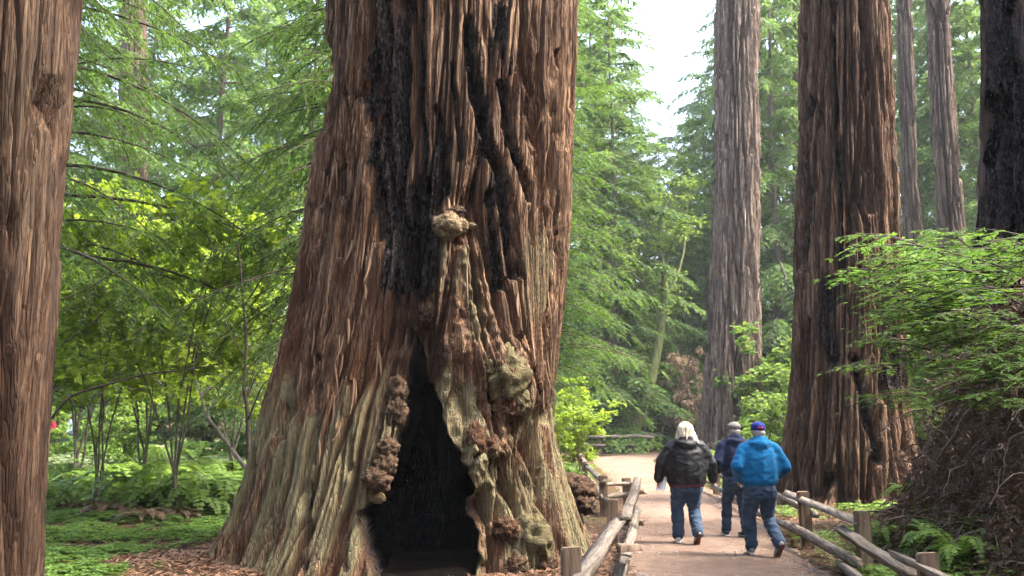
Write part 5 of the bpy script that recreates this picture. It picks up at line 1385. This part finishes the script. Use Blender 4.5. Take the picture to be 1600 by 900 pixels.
def person(label, loc, rotz, kind, group=None):
    """figure facing +Y (away from the camera), feet at z = 0"""
    t = thing('person', label, 'person', loc, group, rotz)
    wom = kind == 'woman'
    H = {'woman': 1.70, 'blue': 1.70, 'navy': 1.70}[kind]
    hz_ = H - .125                                   # head centre
    # joints: (x, y, z)
    if kind == 'woman':
        sh, el, wr = (.205, -.01, 1.345), (.345, -.03, 1.13), (.385, .06, .90)
        elr, wrr = (.350, .02, 1.12), (.395, .10, .90)
        hip = .10; kneeL, ankL = (-.125, .09, .50), (-.115, .12, .10); kneeR, ankR = (.115, .10, .47), (.12, -.13, .155)
        tr = .115
    elif kind == 'blue':
        sh, el, wr = (.205, 0, 1.345), (.315, -.06, 1.13), (.235, .14, .98)
        elr, wrr = (.33, -.03, 1.12), (.25, .16, .98)
        hip = .10; kneeL, ankL = (-.13, .10, .50), (-.10, .13, .10); kneeR, ankR = (.13, .12, .46), (.16, -.17, .165)
        tr = .108
    else:
        sh, el, wr = (.195, 0, 1.345), (.285, -.05, 1.12), (.22, .15, .98)
        elr, wrr = (.285, -.04, 1.12), (.22, .15, .98)
        hip = .09; kneeL, ankL = (-.115, .10, .50), (-.13, .12, .10); kneeR, ankR = (.10, .03, .50), (.12, -.06, .105)
        tr = .098
    neg = lambda p: (-p[0], p[1], p[2])
    # ---- body: one continuous figure (head, neck, trunk, arms with hands, legs)
    ch = [[(0, 0, .92, .15, .10, .1), (0, 0, 1.15, .14, .10, .1), (0, 0, 1.34, .15, .10, .08)], [(0, -.01, 1.38, .06), (0, .0, H - .2, .058)],
          [(0, .005, hz_ + .02, .076, .094, .10)], [(0, .03, hz_ - .06, .058, .066, .062)], [(0, .10, hz_ - .02, .014, .02, .018)], [(0, .085, hz_ + .03, .05, .02, .015)],
          [(.078, -.005, hz_ - .012, .012, .018, .03)], [(-.078, -.005, hz_ - .012, .012, .018, .03)], [(0, .088, hz_ - .062, .024, .012, .008)],
          [(-hip, 0, .88, .085), kneeL + (.055,), ankL + (.042,)], [(hip, 0, .88, .085), kneeR + (.055,), ankR + (.042,)]]
    for S_, e_, w_, sgn in ((neg(sh), neg(el), neg(wr), -1), (sh, elr, wrr, 1)):
        ch.append([S_ + (.05,), e_ + (.042,), w_ + (.030,)])
        w_ = np.array(w_); dn = unit(np.array(w_) - np.array(e_)) * .5 + np.array([0, .25, -.75])
        dn = unit(dn); fwd = unit(np.array([0.0, 1, 0]) - dn * dn[1]); inn = np.array([-sgn * 1.0, 0, 0])
        palm = w_ + dn * .075
        ch.append([tuple(w_ + dn * .015) + (.022, .030, .03), tuple(w_ + dn * .085) + (.018, .040, .03)])
        for f in range(4):
            o_ = palm + dn * .02 + fwd * (.036 - .024 * f)
            l = [.062, .072, .066, .050][f]
            a1 = o_ + dn * l * .55 + inn * .012; a2 = a1 + dn * l * .30 + inn * l * .42
            ch.append([tuple(o_) + (.0105,), tuple(a1) + (.0095,), tuple(a2) + (.008,)])
        th0 = w_ + dn * .035 + fwd * .032; th1 = th0 + fwd * .028 + dn * .03 + inn * .012; th2 = th1 + dn * .03 + inn * .016
        ch.append([tuple(th0) + (.014,), tuple(th1) + (.011,), tuple(th2) + (.009,)])
    obj('body', blob('body', ch, .0085, 3), M['skin'], t)
    for s in (-1, 1):
        obj('eye', lump_mesh('eye', (.012, .010, .010), 5, 0, 1, 2, 0), M['eye'], t, (s * .032, .090, hz_ + .005))
    # ---- upper garment
    if wom:
        ch = [[(0, 0, .84, .275, .185, .05), (0, -.01, .96, .285, .20, .08), (0, -.02, 1.12, .275, .195, .08), (0, -.03, 1.28, .245, .165, .07), (0, -.02, 1.385, .185, .12, .06), (0, -.01, 1.44, .10, .085, .05)],
              [neg(sh) + (.095,), neg(el) + (.090,), neg(wr) + (.070,)], [sh + (.095,), elr + (.090,), wrr + (.072,)],
              [(-.20, -.02, 1.35, .085), (-.07, -.02, 1.43, .07), (.07, -.02, 1.43, .07), (.20, -.02, 1.35, .085)], [(-.25, -.03, 1.22, .07), (-.24, -.03, 1.05, .08)], [(.25, -.03, 1.22, .07), (.24, -.03, 1.05, .08)],
              [(-.10, -.11, 1.40, .06, .05, .05), (0, -.15, 1.37, .11, .055, .07), (.10, -.11, 1.40, .06, .05, .05)], [(-.06, -.10, 1.47, .05), (.06, -.10, 1.47, .05)]]
        obj('jacket', blob('jacket', ch, .013, 8, .008, 7, 1.6, 3), M['jacket_black'], t)
        obj('shirt_hem', blob('shirt_hem', [[(0, 0, .80, .255, .17, .03), (0, 0, .86, .255, .17, .04)]], .015, 3, .006, 14, .5, 4), M['hem_maroon'], t)
    else:
        bulk = 1.0 if kind == 'blue' else .92
        ch = [[(0, 0, .90, .215 * bulk, .165, .045), (0, 0, .95, .245 * bulk, .185, .05), (0, -.01, 1.10, .25 * bulk, .18, .08), (0, -.02, 1.27, .235 * bulk, .16, .07), (0, -.015, 1.385, .18 * bulk, .115, .06), (0, 0, 1.44, .09, .08, .05)],
              [neg(sh) + (.086,), neg(el) + (.083,), neg(wr) + (.064,)], [sh + (.086,), elr + (.085,), wrr + (.064,)],
              [(-.19, -.015, 1.35, .08), (-.07, -.015, 1.43, .065), (.07, -.015, 1.43, .065), (.19, -.015, 1.35, .08)], [(-.22, -.03, 1.22, .07), (-.22, -.03, 1.08, .075)], [(.22, -.03, 1.22, .07), (.22, -.03, 1.08, .075)],
              [(-.09, -.08, 1.42, .055, .05, .05), (0, -.125, 1.40, .09, .05, .065), (.09, -.08, 1.42, .055, .05, .05)], [(-.06, -.06, 1.475, .045), (0, -.085, 1.475, .05), (.06, -.06, 1.475, .045)]]
        obj('hoodie', blob('hoodie', ch, .013, 9, .007, 7, 1.5, 13 if kind == 'blue' else 23), M['fleece_blue' if kind == 'blue' else 'hoodie_navy'], t)
    # ---- jeans
    k_ = .96 if wom else 1.0
    ch = [[(0, 0, .93, .19, .14, .06), (0, -.015, .84, .205, .155, .08), (0, -.01, .76, .19, .14, .07)],
          [(-hip, 0, .80, tr + .015), (kneeL[0], kneeL[1], kneeL[2], tr * .80), (ankL[0], ankL[1], ankL[2] + .02, tr * .74)], [(hip, 0, .80, tr + .015), (kneeR[0], kneeR[1], kneeR[2], tr * .80), (ankR[0], ankR[1], ankR[2] + .02, tr * .74)]]
    obj('jeans', blob('jeans', ch, .013, 4, .014, 8, 1.6, 33), M['denim_dark' if kind == 'navy' else 'denim'], t)
    # ---- shoes: planted left, right foot pushing off with the heel up
    up_m = {'woman': 'shoe_white', 'blue': 'shoe_grey', 'navy': 'shoe_dark'}[kind]
    so_m = {'woman': 'sole_white', 'blue': 'sole_white', 'navy': 'sole_white'}[kind]
    for an, lift, yaw in ((ankL, 0, .12), (ankR, {'woman': .75, 'blue': .80, 'navy': .05}[kind], -.15)):
        x0, y0 = an[0], an[1]
        def rot(co, lift=lift, yaw=yaw):
            c, s = math.cos(-lift), math.sin(-lift)
            p = co - np.array([0, .13, .02])           # pivot at the ball of the foot
            y = p[:, 1] * c - p[:, 2] * s; z = p[:, 1] * s + p[:, 2] * c
            q = np.stack([p[:, 0], y + .13, z + .02], -1)
            cy, sy = math.cos(yaw), math.sin(yaw)
            return np.stack([q[:, 0] * cy + q[:, 1] * sy, -q[:, 0] * sy + q[:, 1] * cy, q[:, 2]], -1)
        upper = [[(0, -.045, .06, .042, .045, .045), (0, .03, .065, .043, .05, .045), (0, .12, .045, .046, .05, .032), (0, .185, .038, .036, .035, .024)], [(0, -.03, .08, .042), (0, -.02, .11, .040)]]
        sole = [[(0, -.06, .014, .038, .036, .014), (0, .03, .014, .036, .05, .012), (0, .12, .014, .047, .05, .013), (0, .19, .016, .036, .036, .012)]]
        # keep the ankle where the leg ends
        probe = rot(np.array([[0, -.02, .10]]))[0]
        dx, dy = x0 - probe[0], y0 - probe[1]
        f = obj('shoe', blob('shoe', upper, .009, 3, 0, post=rot), M[up_m], t, (dx, dy, 0.004))
        obj('sole', blob('sole', sole, .008, 2, 0, post=rot), M['sole_brown' if lift > .3 else so_m], f)
    # ---- hair and headgear
    if wom:
        ch = [[(0, -.005, hz_ + .03, .108, .115, .10)], [(0, -.055, hz_ + .01, .118, .08, .09), (.0, -.085, hz_ - .06, .118, .06, .07), (.01, -.10, hz_ - .13, .125, .05, .05), (.02, -.10, hz_ - .175, .115, .04, .035)],
              [(.085, -.02, hz_ - .02, .04, .06, .06), (.125, -.05, hz_ - .11, .038, .05, .05), (.150, -.07, hz_ - .17, .026, .04, .04)], [(-.085, -.02, hz_ - .02, .04, .06, .06), (-.112, -.05, hz_ - .11, .035, .05, .05)]]
        def strand(co):
            w = perlin(co[:, 0] * 60, co[:, 1] * 60, co[:, 2] * 5, 8)
            co = co.copy(); co[:, 1] -= .008 * w; co[:, 0] *= 1 + .06 * w; return co
        obj('hair', blob('hair', ch, .009, 3, .006, 30, .15, 44, strand), M['hair_blonde'], t)
    else:
        obj('hair', blob('hair', [[(0, -.035, hz_ - .015, .083, .072, .05), (0, -.045, hz_ - .055, .07, .05, .03)]], .009, 3, .004, 40, .3, 45), M['hair_grey'], t)
        cm = 'cap_blue' if kind == 'blue' else 'cap_tan'
        c = obj('cap', blob('cap', [[(0, -.005, hz_ + .055, .092, .108, .075)], [(0, -.005, hz_ + .03, .094, .110, .02)]] + ([] if kind == 'blue' else [[(0, .0, hz_ + .06, .103, .118, .05)]]), .009, 4), M[cm], t)
        obj('brim', blob('brim', [[(0, .11, hz_ + .028, .075, .05, .012), (0, .165, hz_ + .018, .06, .035, .010)]], .008, 2), M[cm], c)
        if kind == 'blue':
            obj('back_panel', blob('back_panel', [[(.0, -.098, hz_ + .045, .045, .018, .026)]], .007, 2), M['cap_red'], c)
    return t

wl = (2.47, 13.4, .008)
w_ = person('person with long pale blonde hair in a black hooded jacket and blue jeans', wl, R(-2), 'woman', 'walkers on the path')
person('person in a bright blue fleece, blue cap and jeans, nearest on the path', (3.21, 12.25, .008), R(4), 'blue', 'walkers on the path')
person('person in a navy hoodie and grey cap, partly hidden by the blue fleece', (3.36, 14.2, .008), R(6), 'navy', 'walkers on the path')
# folded paper held in the blonde walker's left hand
bm = bmesh.new(); bmesh.ops.create_grid(bm, x_segments=4, y_segments=4, size=.5)
for v in bm.verts: v.co = Vector((.012 * math.sin(v.co.x * 6), v.co.x * .15, v.co.y * .20)) + Vector((.02 * v.co.y, 0, 0))
r_ = bmesh.ops.extrude_face_region(bm, geom=list(bm.faces))
bmesh.ops.translate(bm, vec=(.010, 0, 0), verts=[v for v in r_['geom'] if isinstance(v, bmesh.types.BMVert)])
me = bpy.data.meshes.new('folded_paper'); bm.to_mesh(me); bm.free()
o = obj('folded_paper', me, M['paper'], None, (2.47 - .345, 13.4 + .07, .845)); o.rotation_euler = (0, .25, .9)
tag(o, 'white folded paper held low in the hand of the blonde walker', 'paper')

# two walkers far off in the clearing, seen through the leaves
def copy_person(src, label, loc, rotz, swap):
    t = src.copy(); COL.objects.link(t); t.location = loc; t.rotation_euler = (0, 0, rotz); t['label'] = label; t['group'] = 'distant walkers'
    for ch in src.children:
        c = ch.copy(); COL.objects.link(c); c.parent = t
        base = ch.name.split('.')[0]
        if base in swap:
            c.material_slots[0].link = 'OBJECT'; c.material_slots[0].material = M[swap[base]]
        for g2 in ch.children:
            d = g2.copy(); COL.objects.link(d); d.parent = c
navy = [o for o in COL.objects if o.get('label', '').startswith('person in a navy')][0]
for px, lab, m in ((88, 'distant person in a red top right beside the smooth left trunk', 'shirt_red'), (118, 'distant person in a pale top glimpsed through the leaves at left', 'shirt_pale')):
    copy_person(navy, lab, G0(px, 37.5), 2.2, {'hoodie': m})

# ------------------------------------------------------------------ haze: even, pale air round the whole place
def haze():
    x0, x1, y0, y1, z0, z1 = -235, 236, -36, 288, -4, 68
    V = np.array([(x, y, z) for x in (x0, x1) for y in (y0, y1) for z in (z0, z1)], float)
    Qs = [(0, 1, 3, 2), (4, 6, 7, 5), (0, 4, 5, 1), (2, 3, 7, 6), (0, 2, 6, 4), (1, 5, 7, 3)]
    m = bpy.data.materials.new('haze'); m.use_nodes = True; nt = m.node_tree
    nt.nodes.remove(nt.nodes['Principled BSDF'])
    v = nt.nodes.new('ShaderNodeVolumePrincipled')
    v.inputs['Color'].default_value = (.93, .97, 1, 1); v.inputs['Density'].default_value = HAZE
    v.inputs['Anisotropy'].default_value = 0.0
    nt.links.new(v.outputs[0], nt.nodes['Material Output'].inputs['Volume'])
    o = obj('haze', build_mesh('haze', V, Qs), m)
    tag(o, 'thin pale haze between the far trees', 'haze', None, 'stuff')
HAZE = 0.0004
haze()
